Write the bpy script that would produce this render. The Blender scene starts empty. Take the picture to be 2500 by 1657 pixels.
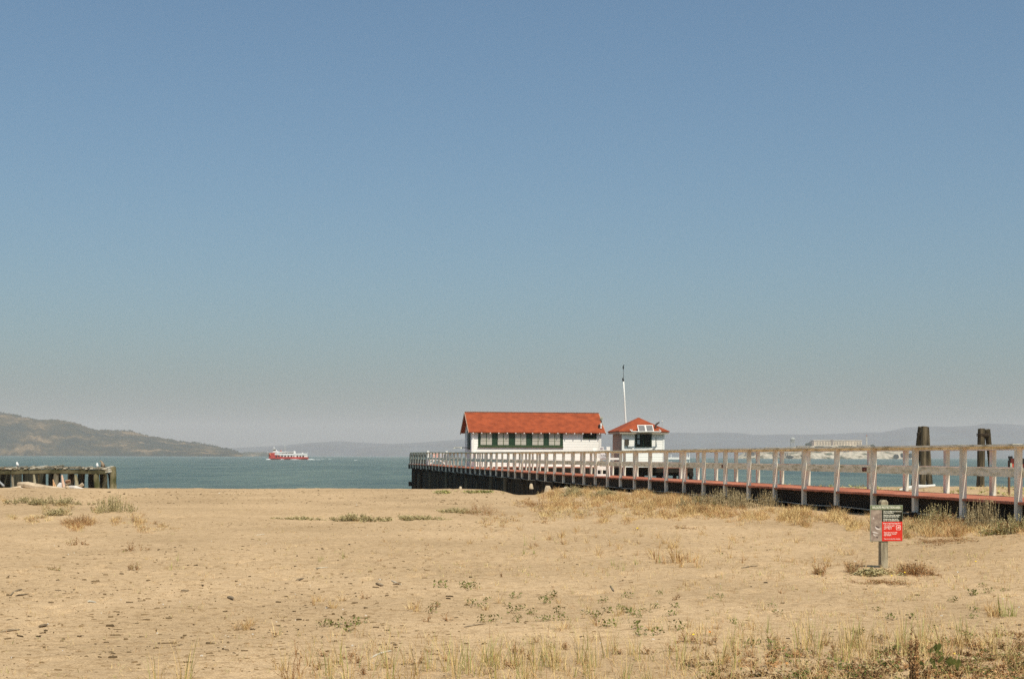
import bpy, math, random
import numpy as np
from mathutils import Vector, Matrix

random.seed(7)
rng = np.random.default_rng(11)
SC = bpy.context.scene
COL = SC.collection
EYE = 3.6                       # eye height above the water (z = 0)
F = 3472.0                      # focal length in pixels of the 2500-pixel wide photograph
ROLL = 0.003

# ------------------------------------------------------------------ camera
cam_d = bpy.data.cameras.new("camera")
cam = bpy.data.objects.new("camera", cam_d)
COL.objects.link(cam)
cam.location = (0, 0, EYE)
cam.rotation_euler = (math.pi / 2, -ROLL, 0)
cam_d.sensor_width = 36
cam_d.lens = F / 2500 * 36
cam_d.shift_y = 284.5 / 2500
cam_d.clip_start = 0.1
cam_d.clip_end = 60000
SC.camera = cam

# ------------------------------------------------------------------ sky and sun
SUN_EL = math.radians(58)
SUN_AZ = math.radians(21.5)       # to the right of straight behind the camera
sun_dir = Vector((math.sin(SUN_AZ) * math.cos(SUN_EL), -math.cos(SUN_AZ) * math.cos(SUN_EL), math.sin(SUN_EL)))
world = bpy.data.worlds.new("World")
SC.world = world
world.use_nodes = True
wn = world.node_tree.nodes
wl = world.node_tree.links
bg = wn["Background"]
sky = wn.new("ShaderNodeTexSky")
sky.sky_type = 'NISHITA'
sky.sun_disc = False
sky.sun_elevation = SUN_EL
sky.sun_rotation = math.pi - SUN_AZ
sky.altitude = 0
sky.air_density = 1.0
sky.dust_density = 3.0
sky.ozone_density = 5.0
tint = wn.new("ShaderNodeMixRGB")
tint.blend_type = 'MULTIPLY'
tint.inputs[0].default_value = 1.0
tint.inputs[2].default_value = (0.915, 1.125, 1.09, 1)
wl.new(sky.outputs[0], tint.inputs[1])
wl.new(tint.outputs[0], bg.inputs[0])
bg.inputs[1].default_value = 0.1
sun_d = bpy.data.lights.new("sun", 'SUN')
sun_d.energy = 4.7
sun_d.angle = math.radians(0.53)
sun_d.color = (1.0, 0.92, 0.76)
sun = bpy.data.objects.new("sun", sun_d)
COL.objects.link(sun)
sun.rotation_euler = sun_dir.to_track_quat('Z', 'Y').to_euler()
SC.view_settings.view_transform = 'Standard'
SC.view_settings.look = 'None'
SC.view_settings.exposure = 0.0
SC.view_settings.gamma = 1.0
SC.cycles.volume_max_steps = 64
SC.cycles.max_bounces = 6
SC.cycles.volume_bounces = 1
SC.cycles.use_adaptive_sampling = False
SC.cycles.use_denoising = False


# ------------------------------------------------------------------ helpers
def P(px, py, D):
    """world point seen at photograph pixel (px, py) at forward distance D"""
    du = px - 1250.0
    dv = 1113.0 - py
    u = du - ROLL * dv
    v = dv + ROLL * du
    return Vector((u / F * D, D, EYE + v / F * D))


def prop(o, label=None, cat=None, group=None, kind=None):
    if label: o["label"] = label
    if cat: o["category"] = cat
    if group: o["group"] = group
    if kind: o["kind"] = kind
    return o


def empty(name, loc, label=None, cat=None, group=None):
    o = bpy.data.objects.new(name, None)
    o.empty_display_size = 0.2
    COL.objects.link(o)
    o.location = loc
    return prop(o, label, cat, group)


def origin_of(o):
    v = Vector((0, 0, 0))
    while o is not None:
        v += Vector(o.location)
        o = o.parent
    return v


_mats = {}


def M(name, col, rough=0.8, var=0.15, scale=4.0, col2=None, bump=0.0, bscale=30.0, metallic=0.0, stretch=(1, 1, 1), spec=0.3, detail=4.0, c3=None, lo=0.35, hi=0.65):
    if name in _mats: return _mats[name]
    m = bpy.data.materials.new(name)
    m.use_nodes = True
    nt = m.node_tree
    b = nt.nodes["Principled BSDF"]
    b.inputs["Roughness"].default_value = rough
    b.inputs["Metallic"].default_value = metallic
    b.inputs["Specular IOR Level"].default_value = spec
    tc = nt.nodes.new("ShaderNodeTexCoord")
    mp = nt.nodes.new("ShaderNodeMapping")
    mp.inputs["Scale"].default_value = stretch
    nt.links.new(tc.outputs["Object"], mp.inputs[0])
    n = nt.nodes.new("ShaderNodeTexNoise")
    n.inputs["Scale"].default_value = scale
    n.inputs["Detail"].default_value = detail
    nt.links.new(mp.outputs[0], n.inputs["Vector"])
    r = nt.nodes.new("ShaderNodeValToRGB")
    nt.links.new(n.outputs["Fac"], r.inputs[0])
    if col2 is None:
        a = [c * (1 - var) for c in col]; c2 = [min(1, c * (1 + var)) for c in col]
    else:
        a, c2 = col, col2
    r.color_ramp.elements[0].position = lo; r.color_ramp.elements[0].color = (*a, 1)
    r.color_ramp.elements[1].position = hi; r.color_ramp.elements[1].color = (*c2, 1)
    if c3:
        e = r.color_ramp.elements.new((lo + hi) / 2); e.color = (*c3, 1)
    nt.links.new(r.outputs[0], b.inputs["Base Color"])
    if bump:
        n2 = nt.nodes.new("ShaderNodeTexNoise")
        n2.inputs["Scale"].default_value = bscale
        n2.inputs["Detail"].default_value = 3
        nt.links.new(mp.outputs[0], n2.inputs["Vector"])
        bp = nt.nodes.new("ShaderNodeBump")
        bp.inputs["Strength"].default_value = bump
        bp.inputs["Distance"].default_value = 0.02
        nt.links.new(n2.outputs["Fac"], bp.inputs["Height"])
        nt.links.new(bp.outputs[0], b.inputs["Normal"])
    _mats[name] = m
    return m


class MB:
    def __init__(self):
        self.v = []; self.f = []; self.mi = []; self.cur = 0

    def pts(self, pts):
        n = len(self.v)
        self.v += [tuple(p) for p in pts]
        return n

    def face(self, *idx):
        self.f.append(tuple(idx)); self.mi.append(self.cur)

    def hexa(self, p):
        """8 corners: bottom 0-3 ccw, top 4-7"""
        n = self.pts(p)
        for q in ((0, 3, 2, 1), (4, 5, 6, 7), (0, 1, 5, 4), (1, 2, 6, 5), (2, 3, 7, 6), (3, 0, 4, 7)):
            self.face(*[n + i for i in q])
        return self

    def box(self, lo, hi, fr=None):
        x0, y0, z0 = lo; x1, y1, z1 = hi
        p = [(x0, y0, z0), (x1, y0, z0), (x1, y1, z0), (x0, y1, z0), (x0, y0, z1), (x1, y0, z1), (x1, y1, z1), (x0, y1, z1)]
        if fr: p = [fr(*q) for q in p]
        return self.hexa(p)

    def beam(self, a, b, w, h, up=Vector((0, 0, 1))):
        """box between two points, w sideways, h along up, centred"""
        a = Vector(a); b = Vector(b)
        d = (b - a).normalized()
        s = d.cross(up)
        if s.length < 1e-4: s = d.cross(Vector((0, 1, 0)))
        s.normalize(); t = s.cross(d).normalized()
        s = s * w / 2; t = t * h / 2
        return self.hexa([a - s - t, a + s - t, b + s - t, b - s - t, a - s + t, a + s + t, b + s + t, b - s + t])

    def tube(self, pts, rad, n=8, cap=True, wob=0.0):
        pts = [Vector(p) for p in pts]
        if not hasattr(rad, '__len__'): rad = [rad] * len(pts)
        rings = []
        for i, p in enumerate(pts):
            d = (pts[min(i + 1, len(pts) - 1)] - pts[max(i - 1, 0)]).normalized()
            s = d.cross(Vector((0.13, 0.31, 1)));
            if s.length < 1e-3: s = d.cross(Vector((1, 0, 0)))
            s.normalize(); t = d.cross(s).normalized()
            r = rad[i]
            ring = []
            for k in range(n):
                a = 2 * math.pi * k / n
                rr = r * (1 + (random.uniform(-wob, wob) if wob else 0))
                ring.append(p + s * math.cos(a) * rr + t * math.sin(a) * rr)
            rings.append(self.pts(ring))
        for i in range(len(rings) - 1):
            for k in range(n):
                k2 = (k + 1) % n
                self.face(rings[i] + k, rings[i] + k2, rings[i + 1] + k2, rings[i + 1] + k)
        if cap:
            self.face(*[rings[0] + k for k in range(n - 1, -1, -1)])
            self.face(*[rings[-1] + k for k in range(n)])
        return self

    def prism(self, poly, y0, y1, fr=None):
        """poly of (a, z), extruded in the second local axis"""
        n = len(poly)
        A = [(a, y0, z) for a, z in poly]; B = [(a, y1, z) for a, z in poly]
        if fr: A = [fr(*q) for q in A]; B = [fr(*q) for q in B]
        i0 = self.pts(A); i1 = self.pts(B)
        self.face(*[i0 + k for k in range(n)])
        self.face(*[i1 + k for k in range(n - 1, -1, -1)])
        for k in range(n):
            k2 = (k + 1) % n
            self.face(i0 + k, i1 + k, i1 + k2, i0 + k2)
        return self

    def quad(self, a, b, c, d):
        n = self.pts([a, b, c, d]); self.face(n, n + 1, n + 2, n + 3); return self

    def tri(self, a, b, c):
        n = self.pts([a, b, c]); self.face(n, n + 1, n + 2); return self

    def build(self, name, mats, parent=None, smooth=False, loc=None, bevel=0.0, fix=True):
        me = bpy.data.meshes.new(name)
        if parent is not None:
            og = origin_of(parent)
            if loc is not None: og = og + Vector(loc)
        else:
            og = Vector(loc) if loc is not None else Vector((0, 0, 0))
        me.from_pydata([(x - og.x, y - og.y, z - og.z) for x, y, z in self.v], [], self.f)
        if not isinstance(mats, (list, tuple)): mats = [mats]
        for m in mats: me.materials.append(m)
        if len(mats) > 1: me.polygons.foreach_set("material_index", self.mi)
        if fix:
            import bmesh
            bm = bmesh.new(); bm.from_mesh(me)
            bmesh.ops.recalc_face_normals(bm, faces=bm.faces)
            bm.to_mesh(me); bm.free()
        if smooth: me.polygons.foreach_set("use_smooth", [True] * len(me.polygons))
        me.update()
        o = bpy.data.objects.new(name, me)
        COL.objects.link(o)
        if parent is not None: o.parent = parent
        if loc is not None: o.location = loc
        if bevel:
            b = o.modifiers.new("bevel", 'BEVEL'); b.width = bevel; b.segments = 1; b.limit_method = 'ANGLE'
        return o


def np_mesh(name, V, Fq, mat, smooth=True):
    me = bpy.data.meshes.new(name)
    me.vertices.add(len(V)); me.vertices.foreach_set("co", V.astype(np.float32).ravel())
    k = Fq.shape[1]
    me.loops.add(Fq.size); me.loops.foreach_set("vertex_index", Fq.astype(np.int32).ravel())
    me.polygons.add(len(Fq)); me.polygons.foreach_set("loop_start", np.arange(0, Fq.size, k, dtype=np.int32))
    me.polygons.foreach_set("loop_total", np.full(len(Fq), k, dtype=np.int32))
    if smooth: me.polygons.foreach_set("use_smooth", np.ones(len(Fq), dtype=bool))
    me.update(calc_edges=True)
    me.materials.append(mat)
    o = bpy.data.objects.new(name, me)
    COL.objects.link(o)
    return o


_tabs = [np.random.default_rng(100 + i).random((257, 257)) for i in range(6)]


def vnoise(x, y, t=0):
    T = _tabs[t % 6]
    xi = np.floor(x).astype(np.int64); yi = np.floor(y).astype(np.int64)
    fx = x - xi; fy = y - yi
    fx = fx * fx * (3 - 2 * fx); fy = fy * fy * (3 - 2 * fy)
    a = T[xi % 256, yi % 256]; b = T[(xi + 1) % 256, yi % 256]
    c = T[xi % 256, (yi + 1) % 256]; d = T[(xi + 1) % 256, (yi + 1) % 256]
    return (a * (1 - fx) + b * fx) * (1 - fy) + (c * (1 - fx) + d * fx) * fy - 0.5


def fbm(x, y, s, t=0, o=4):
    r = 0; a = 1.0
    for i in range(o):
        r = r + a * vnoise(x / s + 17.3 * i, y / s + 9.1 * i, t + i); s = s / 2.1; a *= 0.5
    return r


def pier_x(D, off=0.0):
    """x of the near (left) edge line of the pier at distance D, shifted sideways"""
    return 9.65 + (27.1 - D) * 0.1778 + off / 0.9846


def sstep(a, b, x):
    t = np.clip((x - a) / (b - a), 0, 1)
    return t * t * (3 - 2 * t)


GY = np.array([-60, 0, 10, 21, 28, 36, 45, 52, 58, 61.5, 63.5, 68, 76, 88, 110, 150])
GZ = np.array([-1.62, -1.64, -1.66, -1.66, -1.63, -1.585, -1.51, -1.455, -1.425, -1.42, -1.52, -2.15, -3.1, -4.2, -5.2, -7.5])


def ground_z(x, y):
    x = np.asarray(x, dtype=float); y = np.asarray(y, dtype=float)
    # the crest of the beach lies further out east of the pier
    sh = 7.0 * sstep(0.5, 4.0, x)
    yy = np.where(y > 45, 45 + (y - 45) * (18.0 / (18.0 + sh)), y)
    yy = np.where(y > 63 + sh, y - sh, yy)
    z = np.interp(yy, GY, GZ)
    damp = 1 - sstep(56, 62, yy)
    # low dune ridge in front of the pier, hollow under it
    dl = (x - (9.65 + (27.1 - y) * 0.1778)) * 0.9846
    amp = np.interp(y, [15, 19, 25, 34, 40, 52, 58], [0.0, 0.10, 0.30, 0.20, 0.13, 0.12, 0.0])
    z = z + amp * np.where(dl < 0, np.exp(-(dl / 2.4) ** 2), 1.0) * np.where(dl > 3, np.exp(-((dl - 3) / 6.0) ** 2), 1.0)
    z = z - 0.36 * np.exp(-((x - 0.6) / 0.9) ** 2 - ((y - 64) / 8.0) ** 2)
    z = z + 0.34 * np.exp(-((x + 14.0) / 2.2) ** 2 - ((y - 47) / 3.6) ** 2) + 0.16 * np.exp(-((x + 17.5) / 2.0) ** 2 - ((y - 52) / 3.0) ** 2)
    z = z + 0.10 * np.exp(-((x + 9.0) / 5) ** 2 - ((y - 37) / 3.0) ** 2)
    z = z + 0.16 * np.exp(-((x - 4.9) / 1.7) ** 2 - ((y - 40) / 3.5) ** 2)
    z = z + 0.05 * np.exp(-((x - 5.5) / 0.5) ** 2 - ((y - 21) / 0.8) ** 2)
    z = z + fbm(x, y, 7.0, 0, 2) * 0.09 * (0.5 + 0.5 * damp)
    z = z + fbm(x, y, 1.7, 1, 3) * 0.042
    return z + EYE


def ground_fine(x, y):
    z = ground_z(x, y)
    z = z + fbm(x, y, 0.35, 2, 3) * 0.024
    # scuffed footprints
    f = vnoise(x / 0.28 + 40, y / 0.34, 3)
    m = sstep(-0.05, 0.15, vnoise(x / 3.1, y / 3.7, 4))
    z = z - 0.030 * sstep(0.22, 0.40, f) * m
    z = z + 0.014 * sstep(0.10, 0.25, f) * (1 - sstep(0.25, 0.33, f)) * m
    return z


def hit(px, py, dmin=8.0, dmax=75.0):
    """point of the sand seen at a pixel"""
    D = np.arange(dmin, dmax, 0.12)
    du = px - 1250.0; dv = 1113.0 - py
    u = du - ROLL * dv; v = dv + ROLL * du
    X = u / F * D; Z = EYE + v / F * D
    g = ground_z(X, D)
    k = np.nonzero(Z <= g)[0]
    if len(k) == 0: return None
    i = k[0]
    return Vector((X[i], D[i], float(g[i])))


def gz(x, y): return float(ground_fine(np.array([x]), np.array([y]))[0])


# ------------------------------------------------------------------ sand
def sand_material():
    m = bpy.data.materials.new("sand"); m.use_nodes = True
    nt = m.node_tree; L = nt.links; N = nt.nodes
    b = N["Principled BSDF"]; b.inputs["Roughness"].default_value = 0.95; b.inputs["Specular IOR Level"].default_value = 0.1
    tc = N.new("ShaderNodeTexCoord")
    def noise(s, d=4, w=None):
        n = N.new("ShaderNodeTexNoise"); n.inputs["Scale"].default_value = s; n.inputs["Detail"].default_value = d
        L.new(tc.outputs["Object"], n.inputs["Vector"]); return n
    a = noise(0.35, 5); r = N.new("ShaderNodeValToRGB"); L.new(a.outputs[0], r.inputs[0])
    r.color_ramp.elements[0].position = 0.3; r.color_ramp.elements[0].color = (0.435, 0.305, 0.175, 1)
    r.color_ramp.elements[1].position = 0.7; r.color_ramp.elements[1].color = (0.57, 0.405, 0.24, 1)
    g = noise(60, 2); r2 = N.new("ShaderNodeValToRGB"); L.new(g.outputs[0], r2.inputs[0])
    r2.color_ramp.elements[0].position = 0.30; r2.color_ramp.elements[0].color = (0.52, 0.49, 0.46, 1)
    r2.color_ramp.elements[1].position = 0.62; r2.color_ramp.elements[1].color = (1.06, 1.05, 1.04, 1)
    mx = N.new("ShaderNodeMixRGB"); mx.blend_type = 'MULTIPLY'; mx.inputs[0].default_value = 0.8
    L.new(r.outputs[0], mx.inputs[1]); L.new(r2.outputs[0], mx.inputs[2])
    g3 = noise(9, 4); r3 = N.new("ShaderNodeValToRGB"); L.new(g3.outputs[0], r3.inputs[0])
    r3.color_ramp.elements[0].position = 0.30; r3.color_ramp.elements[0].color = (0.70, 0.66, 0.60, 1)
    r3.color_ramp.elements[1].position = 0.52; r3.color_ramp.elements[1].color = (1, 1, 1, 1)
    mx2 = N.new("ShaderNodeMixRGB"); mx2.blend_type = 'MULTIPLY'; mx2.inputs[0].default_value = 0.9
    L.new(mx.outputs[0], mx2.inputs[1]); L.new(r3.outputs[0], mx2.inputs[2])
    L.new(mx2.outputs[0], b.inputs["Base Color"])
    n1 = noise(35, 4); bp = N.new("ShaderNodeBump"); bp.inputs["Strength"].default_value = 0.6; bp.inputs["Distance"].default_value = 0.012
    L.new(n1.outputs[0], bp.inputs["Height"])
    n2 = noise(6, 3); bp2 = N.new("ShaderNodeBump"); bp2.inputs["Strength"].default_value = 0.5; bp2.inputs["Distance"].default_value = 0.05
    L.new(n2.outputs[0], bp2.inputs["Height"]); L.new(bp.outputs[0], bp2.inputs["Normal"])
    L.new(bp2.outputs[0], b.inputs["Normal"])
    return m


SAND = sand_material()
dl = np.exp(np.linspace(math.log(6.0), math.log(150.0), 560))
ul = np.linspace(-0.66, 0.66, 760)
DD, UU = np.meshgrid(dl, ul, indexing='ij')
XX = UU * (DD + 7)
ZZ = ground_fine(XX, DD)
nr, nc = XX.shape
idx = np.arange(nr * nc).reshape(nr, nc)
Q = np.stack([idx[:-1, :-1], idx[:-1, 1:], idx[1:, 1:], idx[1:, :-1]], -1).reshape(-1, 4)
V = np.stack([XX, DD, ZZ], -1).reshape(-1, 3)
# coarse land to the sides and behind, slightly lower where it passes under the fine sand
xs = np.linspace(-400, 400, 81); ys = np.concatenate([np.linspace(-400, -20, 20), np.linspace(-10, 150, 33)])
YB, XB = np.meshgrid(ys, xs, indexing='ij')
inside = (np.abs(XB) < 0.66 * (YB + 7)) & (YB > 6)
ZB = ground_z(XB, YB) - np.where(np.abs(XB) < 0.66 * (np.abs(YB) + 7) + 12, 0.35, 0.0)
ib = np.arange(XB.size).reshape(XB.shape) + len(V)
QB = np.stack([ib[:-1, :-1], ib[:-1, 1:], ib[1:, 1:], ib[1:, :-1]], -1).reshape(-1, 4)
V = np.concatenate([V, np.stack([XB, YB, ZB], -1).reshape(-1, 3)])
Q = np.concatenate([Q, QB])
ground = np_mesh("sand_beach", V, Q, SAND)
prop(ground, "pale tan sand beach scattered with litter and dry plants", "beach", kind="structure")


# ------------------------------------------------------------------ water
def water_material():
    m = bpy.data.materials.new("bay_water"); m.use_nodes = True
    nt = m.node_tree; L = nt.links; N = nt.nodes
    b = N["Principled BSDF"]
    b.inputs["Base Color"].default_value = (0.035, 0.095, 0.095, 1)
    b.inputs["Roughness"].default_value = 0.28
    b.inputs["IOR"].default_value = 1.33
    tc = N.new("ShaderNodeTexCoord")
    mp = N.new("ShaderNodeMapping"); mp.inputs["Scale"].default_value = (1, 1.0, 1)
    L.new(tc.outputs["Object"], mp.inputs[0])
    def bump(scale, dist, prev=None, d=5):
        n = N.new("ShaderNodeTexNoise"); n.inputs["Scale"].default_value = scale; n.inputs["Detail"].default_value = d
        n.inputs["Roughness"].default_value = 0.62
        L.new(mp.outputs[0], n.inputs["Vector"])
        bp = N.new("ShaderNodeBump"); bp.inputs["Distance"].default_value = dist; bp.inputs["Strength"].default_value = 1.0
        L.new(n.outputs[0], bp.inputs["Height"])
        if prev: L.new(prev.outputs[0], bp.inputs["Normal"])
        return bp
    b1 = bump(0.35, 1.1); b2 = bump(1.6, 0.35, b1)
    L.new(b2.outputs[0], b.inputs["Normal"])
    n = N.new("ShaderNodeTexNoise"); n.inputs["Scale"].default_value = 0.035; n.inputs["Detail"].default_value = 9; n.inputs["Roughness"].default_value = 0.8
    mp2 = N.new("ShaderNodeMapping"); mp2.inputs["Scale"].default_value = (1.0, 0.32, 1)
    L.new(tc.outputs["Object"], mp2.inputs[0]); L.new(mp2.outputs[0], n.inputs["Vector"])
    r = N.new("ShaderNodeValToRGB"); L.new(n.outputs[0], r.inputs[0])
    r.color_ramp.elements[0].position = 0.35; r.color_ramp.elements[0].color = (0.022, 0.048, 0.034, 1)
    r.color_ramp.elements[1].position = 0.68; r.color_ramp.elements[1].color = (0.165, 0.205, 0.140, 1)
    L.new(r.outputs[0], b.inputs["Base Color"])
    return m


wv = [-16000, -6000, -2500, -800, -200, 0, 200, 800, 2500, 6000, 16000]
wy = [58, 200, 800, 2500, 6000, 15500]
mb = MB(); base = mb.pts([(x, y, 0) for y in wy for x in wv])
for j in range(len(wy) - 1):
    for i in range(len(wv) - 1):
        a = base + j * len(wv) + i
        mb.face(a, a + 1, a + 1 + len(wv), a + len(wv))
water = mb.build("bay_water", water_material(), fix=False)
prop(water, "teal wind-rippled bay water beyond the beach", "water", kind="structure")


# ------------------------------------------------------------------ far land
def land(name, sil, D0, Dr, Db, yshore, mat, nx=400, rough=0.10, erode=120.0, bumpy=0.0, label="", cat="hill", kind="structure", seed=0):
    """terrain whose skyline at distance Dr follows the measured silhouette; shore at D0, back at Db"""
    sx = np.array([s[0] for s in sil], float); sy = np.array([s[1] for s in sil], float)
    px = np.linspace(sx[0], sx[-1], nx)
    py = np.interp(px, sx, sy)
    hor = 1113.0 + ROLL * (px - 1250)
    h = np.maximum((hor - py) / F * Dr + EYE, 0.2)          # height of the ridge above water
    nv = 70
    t = np.linspace(0, 1, nv)
    rows = []
    for j, tj in enumerate(t):
        if tj < 0.6: D = D0 + (Dr - D0) * (tj / 0.6); k = math.sin(tj / 0.6 * math.pi / 2) ** 0.85
        else: D = Dr + (Db - Dr) * ((tj - 0.6) / 0.4); k = math.cos((tj - 0.6) / 0.4 * math.pi / 2)
        u = (px - 1250) / F
        wob = fbm(px / 30.0, px * 0 + seed, 1.0, 3, 3) * (Dr - D0) * 0.08 * (1 - min(tj / 0.6, 1))
        Dv = D + wob
        X = u * Dv
        e = fbm(X, Dv * 0.8 + seed * 100, erode, 1, 6)
        w = math.sin(min(tj / 0.6, 1) * math.pi) * 0.9
        z = h * k * (1 + e * rough * 6 * w)
        # keep the measured skyline: never rise above the line of sight to the ridge
        lim = EYE + (h - EYE) * Dv / Dr * 0.985 if tj < 0.6 else h * 1.0
        z = np.minimum(z, lim) if tj < 0.56 else z
        z = z + bumpy * (np.abs(fbm(X, Dv, 24.0, 2, 4))) * (1 if 0.02 < tj < 0.98 else 0)
        if j == 0 or j == nv - 1: z = z * 0 - 3
        rows.append(np.stack([X, Dv, z], -1))
    G = np.stack(rows)
    i2 = np.arange(nv * nx).reshape(nv, nx)
    q = np.stack([i2[:-1, :-1], i2[:-1, 1:], i2[1:, 1:], i2[1:, :-1]], -1).reshape(-1, 4)
    o = np_mesh(name, G.reshape(-1, 3), q, mat, smooth=True)
    return prop(o, label, cat, kind=kind)


def land_mat(name, dark, mid, light, s1, s2, lo=0.42, hi=0.6):
    m = bpy.data.materials.new(name); m.use_nodes = True
    nt = m.node_tree; L = nt.links; N = nt.nodes
    b = N["Principled BSDF"]; b.inputs["Roughness"].default_value = 1.0; b.inputs["Specular IOR Level"].default_value = 0.0
    tc = N.new("ShaderNodeTexCoord")
    n = N.new("ShaderNodeTexNoise"); n.inputs["Scale"].default_value = s1; n.inputs["Detail"].default_value = 6; n.inputs["Roughness"].default_value = 0.6
    L.new(tc.outputs["Object"], n.inputs["Vector"])
    r = N.new("ShaderNodeValToRGB"); L.new(n.outputs[0], r.inputs[0])
    r.color_ramp.elements[0].position = lo; r.color_ramp.elements[0].color = (*dark, 1)
    r.color_ramp.elements[1].position = hi; r.color_ramp.elements[1].color = (*light, 1)
    e = r.color_ramp.elements.new((lo + hi) / 2); e.color = (*mid, 1)
    n2 = N.new("ShaderNodeTexNoise"); n2.inputs["Scale"].default_value = s2; n2.inputs["Detail"].default_value = 3
    L.new(tc.outputs["Object"], n2.inputs["Vector"])
    r2 = N.new("ShaderNodeValToRGB"); L.new(n2.outputs[0], r2.inputs[0])
    r2.color_ramp.elements[0].position = 0.35; r2.color_ramp.elements[0].color = (0.5, 0.55, 0.5, 1)
    r2.color_ramp.elements[1].position = 0.6; r2.color_ramp.elements[1].color = (1.1, 1.1, 1.1, 1)
    mx = N.new("ShaderNodeMixRGB"); mx.blend_type = 'MULTIPLY'; mx.inputs[0].default_value = 0.8
    L.new(r.outputs[0], mx.inputs[1]); L.new(r2.outputs[0], mx.inputs[2])
    L.new(mx.outputs[0], b.inputs["Base Color"])
    return m


HILL = land_mat("island_brush", (0.008, 0.020, 0.014), (0.048, 0.042, 0.020), (0.19, 0.13, 0.07), 0.011, 0.045, 0.42, 0.66)
FAR = land_mat("haze_blue_land", (0.008, 0.022, 0.045), (0.012, 0.03, 0.05), (0.03, 0.05, 0.07), 0.002, 0.01)  # blue of the distant haze put into the hill colour
SPIT = land_mat("low_spit", (0.02, 0.04, 0.03), (0.10, 0.09, 0.06), (0.22, 0.17, 0.12), 0.02, 0.1)
left_sil = [(-900, 960), (-500, 958), (-300, 975), (-120, 992), (0, 1008), (50, 1018), (95, 1027), (130, 1026), (160, 1031), (185, 1036), (215, 1047), (245, 1052), (285, 1053), (320, 1054), (350, 1063), (395, 1071), (430, 1077), (470, 1082), (500, 1086), (530, 1092), (560, 1099), (578, 1105), (592, 1109)]
land("island_hill", left_sil, 4300, 5000, 5900, 1112, HILL, nx=900, rough=0.10, erode=260, bumpy=9.0, label="long brown and green island hill sloping down to the water at left", seed=1)
land("low_spit", [(560, 1109), (585, 1107), (598, 1104), (612, 1103), (626, 1104), (640, 1103.5), (655, 1105), (668, 1107), (690, 1110), (700, 1112)], 5000, 5200, 5400, 1112, SPIT, nx=120, rough=0.05, erode=60, bumpy=3.0, label="low dark spit of land behind the ferry", cat="headland", seed=2)
far_sil = [(380, 1104), (500, 1098), (560, 1094), (650, 1089), (700, 1086), (760, 1080), (830, 1076), (900, 1081), (960, 1083), (1020, 1080), (1100, 1074), (1180, 1069), (1250, 1066), (1400, 1062), (1500, 1058), (1560, 1056), (1620, 1055), (1700, 1058), (1760, 1056), (1810, 1059), (1850, 1064), (1900, 1062), (1960, 1061), (2000, 1060), (2050, 1059), (2100, 1056), (2150, 1057), (2185, 1052), (2210, 1046), (2250, 1044), (2330, 1041), (2380, 1038), (2405, 1033), (2450, 1034), (2500, 1037), (2650, 1030), (2900, 1040), (3300, 1060)]
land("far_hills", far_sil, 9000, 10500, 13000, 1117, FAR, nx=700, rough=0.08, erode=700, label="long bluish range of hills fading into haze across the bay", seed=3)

# --- prison island
ROCK = land_mat("island_cliff", (0.05, 0.07, 0.035), (0.24, 0.20, 0.14), (0.44, 0.38, 0.30), 0.045, 0.12, 0.36, 0.50)
isl_sil = [(1798, 1118.5), (1806, 1112), (1815, 1106), (1826, 1101), (1840, 1099), (1870, 1096), (1900, 1094), (1925, 1092), (1950, 1090), (1985, 1088), (2030, 1087), (2080, 1087), (2110, 1089), (2135, 1092), (2165, 1097), (2200, 1102), (2225, 1107), (2245, 1113), (2258, 1119)]
land("rock_island", isl_sil, 2940, 3060, 3150, 1119, ROCK, nx=260, rough=0.05, erode=22, bumpy=2.5, label="pale cliffed island with buildings seen over the pier rail", cat="island", seed=4)


def at_px(D):
    return lambda px, py: P(px, py, D)


WALLB = M("old_concrete", (0.70, 0.57, 0.42), 0.9, 0.15, 0.05)
DARKWIN = M("dark_glass", (0.015, 0.018, 0.018), 0.3, 0.2, 1.0)


def far_block(root, name, px0, px1, py0, py1, D, depth, mat, rows=0, cols=0, wname="window"):
    a = P(px0, py1, D); b = P(px1, py0, D)
    m = MB(); m.box((a.x, D, a.z), (b.x, D + depth, b.z)); o = m.build(name, mat, root)
    if rows:
        w = b.x - a.x; h = b.z - a.z
        for r in range(rows):
            for c in range(cols):
                x0 = a.x + w * (c + 0.3) / cols; x1 = a.x + w * (c + 0.62) / cols
                z0 = a.z + h * (r + 0.25) / rows; z1 = a.z + h * (r + 0.8) / rows
                wm = MB(); wm.box((x0, D - 0.25, z0), (x1, D + 0.3, z1)); wm.build(wname, DARKWIN, root)
    return o


c = P(2044, 1087, 3048)
ch = empty("cell_house", c, "long pale concrete cell house on top of the rock island", "building")
far_block(ch, "wall", 1987, 2104, 1075, 1091, 3048, 34, WALLB)
for i in range(30):
    px = 1992 + i * 3.75
    if 2028 < px < 2036: continue
    a = P(px, 1085.5, 3047.6); b = P(px + 1.0, 1077.6, 3047.6)
    wm = MB(); wm.box((a.x, 3047.4, a.z), (b.x, 3048.4, b.z)); wm.build("window", DARKWIN, ch)
far_block(ch, "annex", 1983, 1988, 1077, 1091, 3046, 30, M("dark_concrete", (0.22, 0.17, 0.14), 0.9, 0.1, 0.1))
far_block(ch, "stair_tower", 2030, 2034.5, 1072.5, 1091, 3046, 10, M("dark_concrete", (0.2, 0.16, 0.13)))
mb = MB(); a = P(1987, 1075, 3048); b = P(2104, 1074, 3048)
mb.box((a.x - 1, 3047, a.z - 0.02), (b.x + 1, 3083, a.z + 0.9)); mb.build("roof", WALLB, ch)

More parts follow.
